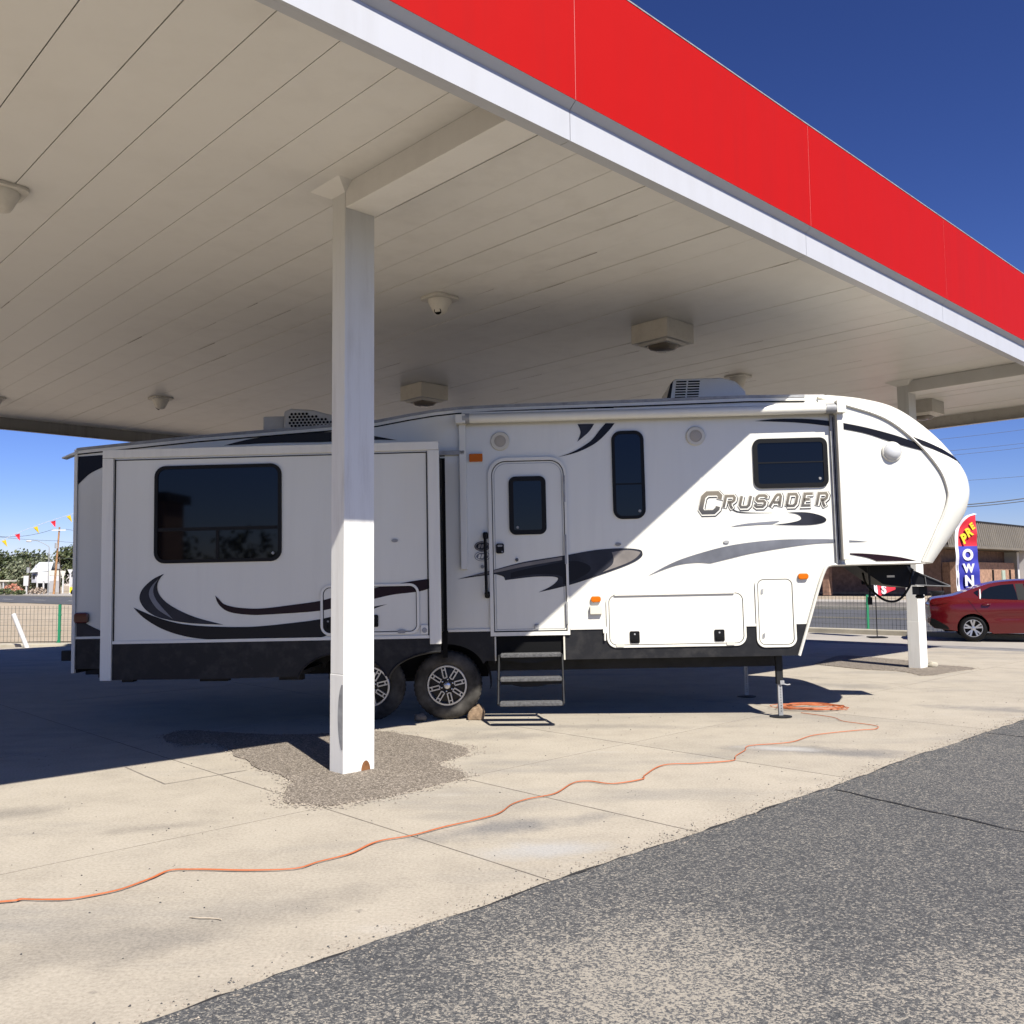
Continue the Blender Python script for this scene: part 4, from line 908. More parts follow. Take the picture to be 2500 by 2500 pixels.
for ch, x0, wd, z0, ht in spec:
    big = ch == 'C'; w = 0.062 if big else 0.043
    for layer, (ww, mm, yy) in enumerate(((w+0.018, 'charcoal', 0.0064), (w+0.007, 'rv_trim', 0.0070), (w-0.012, 'tan', 0.0076))):
        mb = MB()
        for stx in strokes(ch):
            ins = 0.5*(0.062 if big else 0.043)
            pts = [(x0+ins*0.8+x*(wd-1.6*ins)+0.22*(z0+z*ht-2.3)*0.9, z0+ins*0.8+z*(ht-1.6*ins)) for x, z in stx]
            d_ = layer*0.0
            L, Q = ribbon(pts, ww); n = len(L)
            y = -yy - 0.00008*(stx is not strokes(ch)[0])
            mb.add([(p.x+0.004*(2-layer),y,p.y-0.004*(2-layer)) for p in L]+[(p.x+0.004*(2-layer),y,p.y-0.004*(2-layer)) for p in Q], [(i,i+1,n+i+1,n+i) for i in range(n-1)])
        mb.build('letter', M[mm], name)
sw = crom([(3.19,2.30),(3.26,2.262),(3.42,2.246),(3.655,2.243)],5)
MB().add([(x,-0.0066,z+0.012*(1-i/len(sw))) for i,(x,z) in enumerate(sw)]+[(x,-0.0066,z-0.006*(1-i/len(sw))) for i,(x,z) in enumerate(sw)], [(i,i+1,len(sw)+i+1,len(sw)+i) for i in range(len(sw)-1)]).build('letter_tail', M['charcoal'], name)
# --- awning
aw = bpy.data.objects.new('awning', None); COL.objects.link(aw); aw.parent = RV
MB().lathe([(0.0,0.27),(0.052,0.27),(0.055,0.30),(0.055,4.23),(0.052,4.25),(0.0,4.25)], (0,-0.11,3.385), 'x', 20).build('fabric_roll', M['rv_white'], aw, smooth=40)
MB().lathe([(0.0,0.19),(0.058,0.19),(0.058,0.27),(0.0,0.27)], (0,-0.11,3.385), 'x', 20).build('roll_end', M['steel'], aw, smooth=40)
MB().lathe([(0.0,4.25),(0.058,4.25),(0.058,4.36),(0.0,4.36)], (0,-0.11,3.385), 'x', 20).build('roll_end', M['steel'], aw, smooth=40)
MB().box(0.18,4.36,-0.10,-0.02,3.425,3.46).build('awning_flap', M['rv_trim'], aw)
a1 = MB(); a1.box(0.140,0.215,-0.055,-0.001,1.685,3.37); a1.box(0.112,0.225,-0.16,-0.001,3.33,3.43); a1.build('awning_arm', M['rv_trim'], aw, bevel=0.006)
a2 = MB(); a2.box(4.372,4.440,-0.11,-0.03,1.70,3.40); a2.box(4.36,4.46,-0.17,-0.02,3.33,3.47); a2.build('awning_arm', M['rv_trim'], aw, bevel=0.006)
MB().box(4.318,4.372,-0.03,-0.001,1.66,3.36).build('arm_channel', M['steel'], aw)
MB().box(4.345,4.355,-0.034,-0.0301,1.70,3.30).build('arm_channel', M['darksteel'], aw)
MB().box(4.20,4.50,-0.035,0.02,3.47,3.50).build('awning_rail', M['rv_trim'], aw)
# --- roof gear
def ac_cover(prof, y0, y1, m, parent, name):
    return MB().prism_xz(prof, y0, y1).build(name, m, parent, bevel=0.035, seg=3, smooth=40)
ac = ac_cover([(2.575,3.57),(2.66,3.90),(2.72,3.965),(3.28,3.965),(3.45,3.92),(3.57,3.80),(3.61,3.57)], 0.75, 1.55, M['rv_white'], RV, 'air_conditioner')
for i in range(9):
    for (xa, xb) in ((2.735,2.86),(2.88,3.02)):
        z = 3.66 + i*0.032
        MB().box(xa-0.03+i*0.004, xb-0.03+i*0.004, 0.742, 0.751, z, z+0.016).build('vent_slot', M['seal'], ac)
MB().add([(2.578,0.748,3.60),(2.640,0.748,3.60),(2.700,0.748,3.94),(2.665,0.748,3.90)], [(0,1,2,3)]).build('end_grille', M['darksteel'], ac)
ac1 = ac_cover([(-2.12,3.31),(-2.11,3.70),(-2.02,3.735),(-1.75,3.71),(-1.45,3.62),(-1.36,3.55),(-1.34,3.37)], 0.75, 1.55, M['rv_roof'], RV, 'air_conditioner')
gv = MB()
for i in range(13):
    for j in range(8):
        x = -2.03 + i*0.047 + (j % 2)*0.023; z = 3.40 + j*0.037
        if z < 3.70 - max(0, (x+1.85))*0.30 - 0.025: gv.prism_xz(circle(x, z, 0.017, 6), 0.742, 0.751, back=False)
tag(gv.build('honeycomb_vent', M['seal'], ac1), kind='stuff')
MB().box(-2.40,-2.13,0.85,1.45,3.30,3.66).build('air_conditioner_base', M['rv_roof'], RV, bevel=0.02)
MB().box(1.90,2.25,0.9,1.3,3.57,3.68).build('roof_vent', M['rv_trim'], RV, bevel=0.03)
# --- pin box under the nose, with its cable and strap
MB().prism_xz([(4.60,1.646),(4.872,1.635),(5.175,1.405),(5.461,1.364),(5.518,1.423),(5.512,1.646)], 0.95, 1.50).build('pin_box', M['blackpaint'], RV, bevel=0.01)
MB().prism_xz([(5.50,1.55),(5.57,1.56),(5.985,1.372),(5.975,1.360),(5.44,1.405),(5.48,1.44)], 1.00, 1.45).build('king_pin_plate', M['blackpaint'], RV, bevel=0.008)
pe = MB(); pe.tube([(5.56,0.985,1.562),(5.985,0.985,1.372)], 0.006, 6); pe.tube([(5.985,0.985,1.366),(5.44,0.985,1.400)], 0.007, 6); pe.tube([(5.69,0.99,1.50),(5.70,0.99,1.385)],0.005,6); pe.build('plate_edge', fleck('worn_edge',(0.12,0.12,0.12),0.3,8,0.6), RV)
MB().box(5.66,5.76,1.12,1.32,1.27,1.37).lathe([(0.035,1.22),(0.055,1.24),(0.04,1.27),(0.04,1.33)], (5.71,1.22,0), 'z', 16).build('king_pin', M['darksteel'], RV)
MB().box(5.22,5.31,0.944,0.949,1.49,1.515).build('rating_plate', M['rv_trim'], RV)
MB().add([(5.46,0.945,1.63),(5.52,0.945,1.60),(5.55,0.94,1.55),(5.53,0.945,1.50),(5.49,0.945,1.56)], [(0,1,2,3,4)]).build('caution_label', M['tan'], RV)
cb = MB(); cb.tube(crom([(5.52,0.92,1.58),(5.44,0.80,1.46),(5.355,0.6,1.40),(5.267,0.6,1.271),(5.169,0.6,1.211),(5.052,0.6,1.228),(4.976,0.7,1.311),(4.95,0.9,1.42),(4.95,1.0,1.55)],6), 0.014, 8); cb.build('umbilical_cable', M['rubber'], RV, smooth=60)
sp2 = MB(); sp2.tube(crom([(4.952,0.8,1.62),(4.958,0.8,1.445),(4.952,0.8,1.30),(4.950,0.8,1.26)],4), 0.013, 6); sp2.box(4.928,4.972,0.78,0.82,1.17,1.26); sp2.build('breakaway_cable', M['rubber'], RV)
# --- landing legs
def leg(x, y, near):
    l = MB().box(x-0.036,x+0.036,y-0.035,y+0.035,0.33 if near else 0.36,0.70).build('landing_leg', M['darksteel'], RV, bevel=0.004)
    MB().box(x-0.024,x+0.024,y-0.022,y+0.022,-0.025,0.50).build('inner_leg', M['steel'], l, bevel=0.003)
    hl = MB()
    for i in range(13): hl.prism_xz(circle(x+0.004, 0.03+i*0.03, 0.006, 8), y-0.0235, y-0.0222)
    tag(hl.build('pin_holes', M['seal'], l), kind='stuff')
    MB().lathe([(0.0,0.0),(0.120,-0.004),(0.122,0.006),(0.05,0.016),(0.0,0.016)], (x,y,-0.034), 'z', 28).build('foot_pad', M['darksteel'], l, smooth=40)
    if near:
        p = MB(); p.tube([(x+0.02,y-0.03,0.335),(x+0.075,y-0.035,0.320),(x+0.11,y-0.035,0.325)], 0.008, 6); p.box(x+0.0,x+0.045,y-0.04,y-0.0305,0.325,0.37); p.build('pull_pin', M['steel'], l)
leg(3.682, 0.17, True); leg(3.69, 1.95, False)
MB().box(3.62,3.75,0.10,2.05,0.66,0.72).build('leg_crossmember', M['darksteel'], RV)
# ------------------------------------------------------------------ small things on the apron
coil = []
cc = Vector((3.50, 10.82)); rr = random.Random(3)
for k in range(8):
    ra, rb = rr.uniform(0.30,0.46), rr.uniform(0.13,0.30); ph = rr.uniform(-0.25,0.35); ox, oy = rr.uniform(-0.06,0.06), rr.uniform(-0.05,0.05)
    for i in range(18):
        a = 2*math.pi*i/18; x, y = ra*math.cos(a), rb*math.sin(a)
        coil.append((cc.x+ox+x*math.cos(ph)-y*math.sin(ph), cc.y+oy+x*math.sin(ph)+y*math.cos(ph), 0.012+0.004*k+rr.uniform(0,0.012)))
CORD = [(-7.6,3.55),(-6.4,3.95),(-5.2,4.05),(-4.2,4.42),(-3.3,4.40)] + CORD[1:]
path = [(x, y, 0.012 + 0.0) for i, (x, y) in enumerate(crom(CORD, 7))]
path = [(x + 0.004*mnoise.noise(Vector((i*0.13,1,0))), y + 0.004*mnoise.noise(Vector((i*0.13,9,0))), z) for i, (x, y, z) in enumerate(path)]
cm = MB(); cm.tube(path, 0.0038, 6); cm.tube(crom(coil, 2), 0.0038, 5)
off = [(x + 0.004 + 0.012*mnoise.noise(Vector((i*0.07,4,0))), y + 0.003 + 0.014*mnoise.noise(Vector((i*0.07,6,0))), z) for i, (x, y, z) in enumerate(path[:225])]
cm.tube(off, 0.0038, 6)
tag(cm.build('extension_cord', M['orange'], smooth=70), 'long orange extension cord snaking over the concrete from its coil', 'cord')
def lump(name, c, s, m, seed, label, cat):
    mb = MB(); bm = bmesh.new(); bmesh.ops.create_icosphere(bm, subdivisions=3, radius=1.0)
    for v in bm.verts:
        k = 1 + 0.28*mnoise.noise(v.co*1.3+Vector((seed,0,0))) + 0.08*mnoise.noise(v.co*4+Vector((seed,5,0)))
        v.co = Vector((v.co.x*s[0]*k, v.co.y*s[1]*k, max(-0.8, v.co.z)*s[2]*k))
    zmin = min(v.co.z for v in bm.verts)
    vs = [(v.co.x+c[0], v.co.y+c[1], v.co.z-zmin+c[2]) for v in bm.verts]; fs = [tuple(v.index for v in f.verts) for f in bm.faces]
    bm.free()
    return tag(mb.add(vs, fs).build(name, m, smooth=30), label, cat)
# split log wedged against the front tyre: half-round end facing the camera
lg = MB(); prof = [(-0.095,0.0),(0.080,0.0),(0.085,0.06),(0.065,0.12),(0.02,0.145),(-0.05,0.13),(-0.09,0.085),(-0.105,0.04)]
lg.prism_xz([(x-0.42, z+0.002) for x, z in prof], 10.24, 10.52)
tag(lg.build('wheel_chock', M['wood'], bevel=0.012), 'split log wedged against the front tyre beside the steps', 'wheel chock')
lump('wheel_chock', (-1.05, 10.22, 0.0), (0.075,0.08,0.05), M['rock'], 3.0, 'small shaded rock on the ground behind the front tyre', 'rock')
lump('paper_scrap', W(15.95,-6.26,0.0), (0.08,0.06,0.055), M['kerb'], 9.0, 'crumpled pale scrap at the foot of the far column', 'litter')
st_ = MB(); st_.tube(crom([(-1.52,4.33,0.006),(-1.47,4.31,0.010),(-1.40,4.31,0.006),(-1.36,4.29,0.008)],4), 0.003, 5)
tag(st_.build('twig', fleck('dry_twig',(0.45,0.38,0.28),0.2,20,0.9)), 'tiny pale twig lying on the concrete in the foreground', 'twig')

# ------------------------------------------------------------------ wire fences
def fence(name, A, B, h, posts, label, step=0.11):
    t = empty(name, label, 'fence', (A[0], A[1], 0)); A = Vector((A[0],A[1],0)); B = Vector((B[0],B[1],0)); L = (B-A).length; u = (B-A)/L
    mb = MB(); r = 0.0035; s = Vector((-u.y,u.x,0))
    def bar(p, q):
        dr = (q-p).normalized(); a = s*r; b = dr.cross(s).normalized()*r
        mb.add([p-a-b,p+a-b,p+a+b,p-a+b,q-a-b,q+a-b,q+a+b,q-a+b], [(0,1,5,4),(1,2,6,5),(2,3,7,6),(3,0,4,7)])
    k = int(L/step)
    for i in range(k+1): bar(A+u*(i*step)+Vector((0,0,0.04)), A+u*(i*step)+Vector((0,0,h-0.03)))
    for j in range(int(h/0.15)+1): bar(A+Vector((0,0,0.05+j*0.15)), B+Vector((0,0,0.05+j*0.15)))
    tag(adopt(mb.build('wire_mesh', M['wire']), t), kind='stuff')
    for p in posts:
        c = A+u*p
        q = MB(); q.box(c.x-0.03,c.x+0.03,c.y-0.03,c.y+0.03,-0.05,h); q.box(c.x-0.05,c.x+0.05,c.y-0.012,c.y+0.012,h*0.33,h*0.33+0.03); q.box(c.x-0.05,c.x+0.05,c.y-0.012,c.y+0.012,h*0.72,h*0.72+0.03)
        q.tube([(c.x-0.02,c.y,0.14),(c.x-0.09,c.y,-0.02)], 0.012, 6)
        adopt(q.build('post', M['green'], bevel=0.004), t)
    return t
fence('wire_fence', (-19.8,25.3), (-8.0,23.6), 1.05, [2.6, 5.2, 7.79, 10.4], 'green posted wire fence in front of the sandy lot, left of the trailer')
pA, pB = W(25.3,-20), W(25.3,-2)
fence('wire_fence', pA, pB, 1.05, [2.4, 5.4, 8.32, 11.2, 14.2], 'green posted wire fence along the road, seen under the trailer nose')
wp = MB(); wp.tube([(-12.28,23.0,-0.05),(-12.70,23.05,0.845)], 0.056, 14); tag(wp.build('marker_post', M['whitepaint'], smooth=50), 'leaning white marker post in front of the sandy lot', 'post')

# ------------------------------------------------------------------ feather flags
def flag(name, bx, by, label, top, width, letters, cols, lean=0.0):
    t = empty(name, label, 'flag', (bx, by, 0), 'feather flags by the kerb')
    def ad(o): return adopt(o, t)
    p = MB(); p.tube([(bx,by,0),(bx,by,top*0.55),(bx+0.02,by,top*0.8)], 0.014, 8); ad(p.build('pole', M['darksteel'], smooth=50))
    b = MB(); b.box(bx-0.2,bx+0.2,by-0.2,by+0.2,0,0.02); ad(b.build('flag_base', M['darksteel']))
    z0 = top*0.335
    def edge(z):                                     # right and left edges of the cloth at height z
        k = (z-z0)/(top-z0); l = 0.0
        if k > 0.66: l = width*0.94*(1-math.sqrt(max(0,1-((k-0.66)/0.34)**2)))
        r = width*(1.04 - 0.10*k)
        if k < 0.08: r *= 0.15 + 0.85*(k/0.08)
        return bx+l, bx+r
    def ripple(x, z): return by - 0.02 + 0.02*math.sin(z*5+x*6) + 0.012*math.sin(z*13-x*3)
    rows, cs = 44, 8; mid = z0 + (top-z0)*0.605
    for nm, za, zb, m in (('lower_cloth', z0, mid, cols[0]), ('upper_cloth', mid, top-0.005, cols[1])):
        vs = []
        for i in range(rows+1):
            z = za+(zb-za)*i/rows; l, r = edge(z)
            for j in range(cs+1):
                x = l+0.035+(r-l-0.035)*j/cs if r-l > 0.05 else l+(r-l)*j/cs
                vs.append((x, ripple(x,z), z))
        ad(MB().add(vs, [(i*(cs+1)+j, i*(cs+1)+j+1, (i+1)*(cs+1)+j+1, (i+1)*(cs+1)+j) for i in range(rows) for j in range(cs)]).build(nm, M[m], smooth=60))
    vs = []
    for i in range(rows+1):
        z = z0+(top-z0)*i/rows; l, r = edge(z); vs += [(l-0.035, ripple(l,z)-0.004, z+0.02*(z-z0)/(top-z0)), (l+0.045, ripple(l,z)-0.004, z)]
    ad(MB().add(vs, [(2*i,2*i+1,2*i+3,2*i+2) for i in range(rows)]).build('sleeve', M['flagwhite'], smooth=60))
    for ch, x, z, size, rot, m, sh in letters:
        o = text_mesh(ch, size, M[m], 'letter', None, 0.12 if sh else 0.0, 0.016*size/0.3, 0.002)
        o.matrix_world = Matrix.Translation((bx+x, by-0.052, z)) @ Matrix.Rotation(R(rot), 4, 'Y') @ Matrix.Rotation(R(90), 4, 'X') @ Matrix.Diagonal((0.95 if rot else 1.0,1.15,1,1))
        mwx = o.matrix_world.copy(); o.parent = t; o.matrix_parent_inverse = Matrix.Translation(t.location).inverted(); o.matrix_basis = mwx
flag('feather_flag', 11.55, 23.5, 'tall blue and red feather flag lettered PRE OWNE standing behind the red car', 3.16, 0.56,
     [('P',0.195,2.51,0.29,-28,'flagyellow',1),('R',0.325,2.675,0.26,-30,'flagyellow',1),('E',0.42,2.835,0.20,-34,'flagyellow',1),
      ('O',0.275,2.09,0.33,0,'flagwhite',0),('W',0.28,1.745,0.26,0,'flagwhite',0),('N',0.285,1.42,0.31,0,'flagwhite',0),('E',0.29,1.10,0.31,0,'flagwhite',0)], ('blue','flagred'))
flag('feather_flag', 9.385, 23.45, 'red feather flag whose tip and pole show under the trailer nose', 3.16, 0.50,
     [('S',0.2,1.22,0.26,0,'flagwhite',0),('E',0.22,1.5,0.26,0,'flagwhite',0)], ('flagred','flagred'))

# ------------------------------------------------------------------ red saloon car
def car():
    L = 4.35
    t = empty('parked_car', 'red four-door saloon car parked at the right picture edge', 'car', (0,0,0))
    t.matrix_world = Matrix.Translation((10.36, 22.72, 0)) @ Matrix.Rotation(R(-22), 4, 'Z')
    XR, XF = 0.955, 0.955+2.57                        # axles; x=0 is the rear bumper
    top = crom([(0.06,0.62),(0.03,0.80),(0.05,0.955),(0.13,1.015),(0.42,1.060),(0.62,1.105),(1.05,1.27),(1.45,1.385),(1.95,1.435),(2.35,1.430),(2.75,1.345),(3.10,1.18),(3.42,1.01),(3.85,0.925),(4.15,0.80),(4.30,0.66),(4.34,0.48)], 4)
    def arch(cx, r): return [(cx+r*math.cos(R(a)), 0.315+r*math.sin(R(a))) for a in range(-12, 193, 12)]
    bot = [(4.30,0.26),(4.0,0.20)] + arch(XF,0.345) + [(XR+0.42,0.19)] + arch(XR,0.345) + [(0.50,0.26),(0.12,0.30),(0.02,0.42)]
    poly = top + bot
    def yw(x, z):                                     # half width of the body at station x, height z
        w = 0.845
        if z > 0.88: w -= 0.17*min(1,(z-0.88)/0.50)**1.15 + 0.10*max(0, z-0.95)/0.5
        if z < 0.45: w -= 0.05*(0.45-z)/0.3
        w += 0.014*math.sin(max(0,min(1,(z-0.55)/0.35))*math.pi)
        w -= 0.17*max(0,(0.55-x)/0.55)**2.0 + 0.30*max(0,(x-3.6)/0.75)**2.2
        d = abs(z-(0.60+0.03*(x-2))); w -= 0.012*math.exp(-(d/0.06)**2)*(1 if 1.4 < x < 3.2 else 0)
        return w
    bm = bmesh.new(); f = bm.faces.new([bm.verts.new((x,0,z)) for x, z in poly])
    for i in range(1, 44): bmesh.ops.bisect_plane(bm, geom=bm.verts[:]+bm.edges[:]+bm.faces[:], plane_co=(i*0.1,0,0), plane_no=(1,0,0))
    for i in range(1, 24): bmesh.ops.bisect_plane(bm, geom=bm.verts[:]+bm.edges[:]+bm.faces[:], plane_co=(0,0,0.2+i*0.055), plane_no=(0,0,1))
    bmesh.ops.remove_doubles(bm, verts=bm.verts, dist=1e-4)
    bm.verts.ensure_lookup_table(); bm.verts.index_update()
    base = [(v.co.x, v.co.z) for v in bm.verts]; faces = [tuple(v.index for v in fc.verts) for fc in bm.faces]
    be = [(e.verts[0].index, e.verts[1].index) for e in bm.edges if len(e.link_faces) == 1]; bm.free()
    mb = MB(); n = len(base)
    mb.add([(x,-yw(x,z),z) for x,z in base]+[(x,yw(x,z),z) for x,z in base], faces+[tuple(n+i for i in fc[::-1]) for fc in faces])
    NS = 8; 
    for a, b in be:
        vs = []
        for q in (a, b):
            x, z = base[q]; w = yw(x,z)
            onarch = min(math.hypot(x-XR,z-0.315), math.hypot(x-XF,z-0.315)) < 0.352 or z < 0.32
            for k in range(NS+1):
                s = -1+2*k/NS; cr = 0.0 if onarch else (0.035*(1-s*s) if z > 0.6 else 0.02*(1-s*s))
                vs.append((x + (0 if z > 0.9 else (-cr*2.0 if x < 0.5 else (cr*3 if x > 4 else 0))), s*w, z+(cr if z > 0.9 else 0)))
        mb.add(vs, [(k,k+1,NS+1+k+1,NS+1+k) for k in range(NS)])
    body_ = mb.build('body', M['carred'], t, smooth=38)
    def panel(nm, pts, m, off=0.006, smooth_=True, n=5):
        P = crom(pts+[pts[0]], n)[:-1] if smooth_ else pts
        for s in (-1, 1):
            bm = bmesh.new(); bm.faces.new([bm.verts.new((x,0,z)) for x, z in P])
            for i in range(1, 44): bmesh.ops.bisect_plane(bm, geom=bm.verts[:]+bm.edges[:]+bm.faces[:], plane_co=(i*0.1,0,0), plane_no=(1,0,0))
            for i in range(1, 24): bmesh.ops.bisect_plane(bm, geom=bm.verts[:]+bm.edges[:]+bm.faces[:], plane_co=(0,0,0.2+i*0.055), plane_no=(0,0,1))
            bm.verts.index_update()
            q = MB().add([(v.co.x, s*(yw(v.co.x,v.co.z)+off), v.co.z) for v in bm.verts], [tuple(v.index for v in fc.verts) for fc in bm.faces]); bm.free()
            q.build(nm, m, t, smooth=40)
    panel('rear_door_window', [(1.145,1.02),(1.16,1.10),(1.20,1.20),(1.36,1.285),(1.60,1.335),(1.86,1.355),(1.90,1.15),(1.915,0.985),(1.60,0.995),(1.30,1.008)], M['carglass'], n=1)
    panel('quarter_window', [(1.00,1.155),(1.06,1.20),(1.115,1.215),(1.10,1.12),(1.095,1.06)], M['carglass'], n=1)
    panel('window_trim', [(1.118,1.01),(1.145,1.01),(1.155,1.10),(1.155,1.24),(1.135,1.235),(1.125,1.10)], M['whitepaint'], 0.004, n=1)
    panel('door_pillar', [(1.90,1.358),(2.06,1.36),(2.09,1.15),(2.11,0.98),(1.92,0.982),(1.905,1.15)], M['rubber'], 0.004, n=1)
    panel('front_door_window', [(2.075,1.358),(2.38,1.345),(2.66,1.255),(2.90,1.12),(3.02,1.01),(2.70,0.985),(2.12,0.982),(2.10,1.15)], M['carglass'], n=1)
    panel('tail_lamp', [(0.06,0.93),(0.10,0.975),(0.30,0.975),(0.50,0.965),(0.42,0.915),(0.25,0.88),(0.10,0.865)], M['redlens'], 0.010, n=1)
    panel('bumper_insert', [(0.02,0.40),(0.05,0.55),(0.14,0.52),(0.40,0.36),(0.45,0.28),(0.14,0.30)], M['rubber'], 0.004, n=1)
    panel('door_seam', [(0.865,0.98),(0.875,0.985),(0.96,0.86),(1.06,0.70),(1.17,0.60),(1.155,0.60),(1.05,0.70),(0.95,0.86)], M['seal'], 0.003, n=1)
    panel('door_seam', [(2.055,0.97),(2.063,0.97),(2.075,0.60),(2.06,0.28),(2.052,0.28),(2.066,0.60)], M['seal'], 0.003, n=1)
    for s in (-1, 1):
        for x in (1.16, 2.18):
            h = MB(); h.tube([(x,s*0.855,0.865),(x+0.02,s*0.885,0.875),(x+0.15,s*0.885,0.878),(x+0.17,s*0.855,0.872)], 0.016, 8); h.build('door_handle', M['carred'], t, smooth=60)
        MB().lathe([(0.0,0.0),(0.05,0.03),(0.09,0.08),(0.08,0.14),(0.0,0.16)], (2.80,s*0.86,0.94), 'y', 16).build('mirror', M['carred'], t, smooth=60)
    MB().add([(0.62,-0.52,1.115),(0.62,0.52,1.115),(1.18,0.46,1.335),(1.18,-0.46,1.335)], [(0,1,2,3)]).build('rear_window', M['carglass'], t)
    MB().add([(2.78,-0.52,1.375),(2.78,0.52,1.375),(3.36,0.60,1.075),(3.36,-0.60,1.075)], [(0,1,2,3)]).build('windscreen', M['carglass'], t)
    MB().box(0.35,4.0,-0.60,0.60,0.22,0.72).build('underbody', M['seal'], t)
    for x in (XR, XF):
        for s in (-1, 1):
            w = bpy.data.objects.new('wheel', None); COL.objects.link(w); w.parent = t; w.location = (x, s*0.825, 0.312)
            if s > 0: w.rotation_euler = (0,0,math.pi)
            MB().lathe([(0.19,0.02),(0.225,0.0),(0.27,0.008),(0.305,0.035),(0.312,0.07),(0.312,0.15),(0.29,0.185),(0.20,0.19)], (0,0,0), 'y', 40).build('tyre', M['rubber'], w, smooth=45)
            MB().lathe([(0.205,0.02),(0.205,0.008),(0.192,0.008),(0.188,0.06)], (0,0,0), 'y', 40).build('rim', M['alloy'], w, smooth=40)
            MB().lathe([(0.19,0.075),(0.0,0.16)], (0,0,0), 'y', 24).build('brake_disc', M['darksteel'], w)
            sp = MB()
            for k in range(5):
                a = 2*math.pi*k/5+0.35
                for da in (-0.17, 0.17):
                    r0, r1, hw = 0.045, 0.196, 0.016
                    ca, sa = math.cos(a+da*0.25), math.sin(a+da*0.25); cb_, sb = math.cos(a+da*1.25), math.sin(a+da*1.25)
                    p0, p1 = Vector((ca*r0,0,sa*r0)), Vector((cb_*r1,0,sb*r1)); dr = (p1-p0).normalized(); pe_ = Vector((-dr.z,0,dr.x))*hw
                    vs = [p0-pe_+Vector((0,0.014,0)),p0+pe_+Vector((0,0.014,0)),p1+pe_*1.35+Vector((0,0.006,0)),p1-pe_*1.35+Vector((0,0.006,0))]
                    vs += [v+Vector((0,0.035,0)) for v in vs]
                    sp.add(vs, [(0,1,2,3),(0,4,5,1),(1,5,6,2),(2,6,7,3),(3,7,4,0)])
            sp.lathe([(0.0,0.006),(0.05,0.010),(0.055,0.05)], (0,0,0), 'y', 20)
            sp.build('spokes', M['alloy'], w)
    return t
car()

# ------------------------------------------------------------------ brick building across the road
def building():
    corner = Vector((36.8, 74.7)); t = empty('brick_building', 'low brown brick building with ribbed metal upper band across the road', 'building', (corner.x, corner.y, 0))
    def B(u, v, z): return (corner.x+DV.x*u-NV.x*v, corner.y+DV.y*u-NV.y*v, z)    # u along the lit front, v along the shaded side
    def bx(mb, u0,u1,v0,v1,z0,z1,mi=0):
        P = [B(u0,v0,z0),B(u1,v0,z0),B(u1,v1,z0),B(u0,v1,z0),B(u0,v0,z1),B(u1,v0,z1),B(u1,v1,z1),B(u0,v1,z1)]
        return mb.add(P, [(0,3,2,1),(4,5,6,7),(0,1,5,4),(1,2,6,5),(2,3,7,6),(3,0,4,7)], mi)
    def ad(mb, nm, m, **k): return adopt(mb.build(nm, m, **k), t)
    wall = ad(bx(MB(), 0.6, 60, 1.6, 40, 0, 3.85), 'wall', M['brickdark'])
    ad(bx(MB(), 0.9, 15.5, 0.5, 1.6, 0, 2.75), 'front_wall', M['brick'])
    ad(bx(MB(), 16.3, 34, 0.5, 1.6, 0, 3.8), 'front_wall', M['whitepaint'])
    for k in (5.3, 9.4, 13.9): ad(bx(MB(), k, k+0.28, 0.42, 0.499, 0.2, 2.1), 'wall_slot', M['seal'])
    ad(bx(MB(), 11.8, 12.6, 0.40, 0.499, 0.1, 2.05), 'front_door', fleck('pale_green_door',(0.35,0.42,0.34),0.2,3,0.7))
    ad(bx(MB(), 0.0, 0.75, -0.1, 0.65, 0, 2.75), 'corner_pier', M['brick'])
    ad(bx(MB(), 15.6, 16.2, -0.4, 0.1, 0, 3.85), 'white_post', M['whitepaint'])
    for v, w in ((14.5,0.7),(9.5,0.6),(22,0.6)):
        ad(bx(MB(), -3.6, -3.0, v, v+w, 0, 3.85), 'porch_pier', M['brick'])
    for v, w, z0, z1 in ((15.5,2.2,1.1,2.9),(5.0,3.5,0.9,2.7),(20.5,1.0,0.6,2.7),(27,3.0,1.1,2.9)):
        f = ad(bx(MB(), 0.50, 0.599, v, v+w, z0, z1), 'window', M['seal'])
        adopt(bx(MB(), 0.48, 0.499, v+0.1, v+w-0.1, z0+0.1, z1-0.1).build('pane', M['carglass']), f)
    ad(bx(MB(), -4.2, 60, -0.9, 40, 3.86, 4.05), 'eave', M['metalclad'])
    mb = MB(); rib = 0.5
    def ribs(length, f):
        k = int(length/rib)
        for i in range(k):
            a, b, c, d = i*rib, i*rib+0.22, i*rib+0.27, i*rib+0.44
            for (s, e, o0, o1) in ((a,b,0.0,0.0),(b,c,0.0,0.16),(c,d,0.16,0.16),(d,a+rib,0.16,0.0)):
                mb.add([f(s,4.051,o0),f(e,4.051,o1),f(e,6.12,o1+0.35),f(s,6.12,o0+0.35)], [(0,1,2,3)])
    ribs(62, lambda s, z, o: B(-4.0+s, -0.8+o, z)); ribs(40, lambda s, z, o: B(-4.1+o, -0.7+s, z))
    ad(mb, 'ribbed_cladding', M['metalclad'], fix=False)
    ad(bx(MB(), -3.75, 60, -0.5, 40, 6.12, 6.24), 'coping', M['darksteel'])
    ad(bx(MB(), -3.6, 60, -0.3, 40, 4.06, 6.11), 'parapet_core', M['darksteel'])
building()
ub_ = MB(); ub_.lathe([(0.0,0.0),(0.32,0.0),(0.34,0.1),(0.24,0.3),(0.24,0.62),(0.36,0.75),(0.36,0.82),(0.0,0.82)], (21.6,46.2,0.0), 'z', 12)
tag(ub_.build('planter_urn', M['darksteel'], smooth=40), 'small dark urn on the far pavement, beside the red car tail', 'urn')
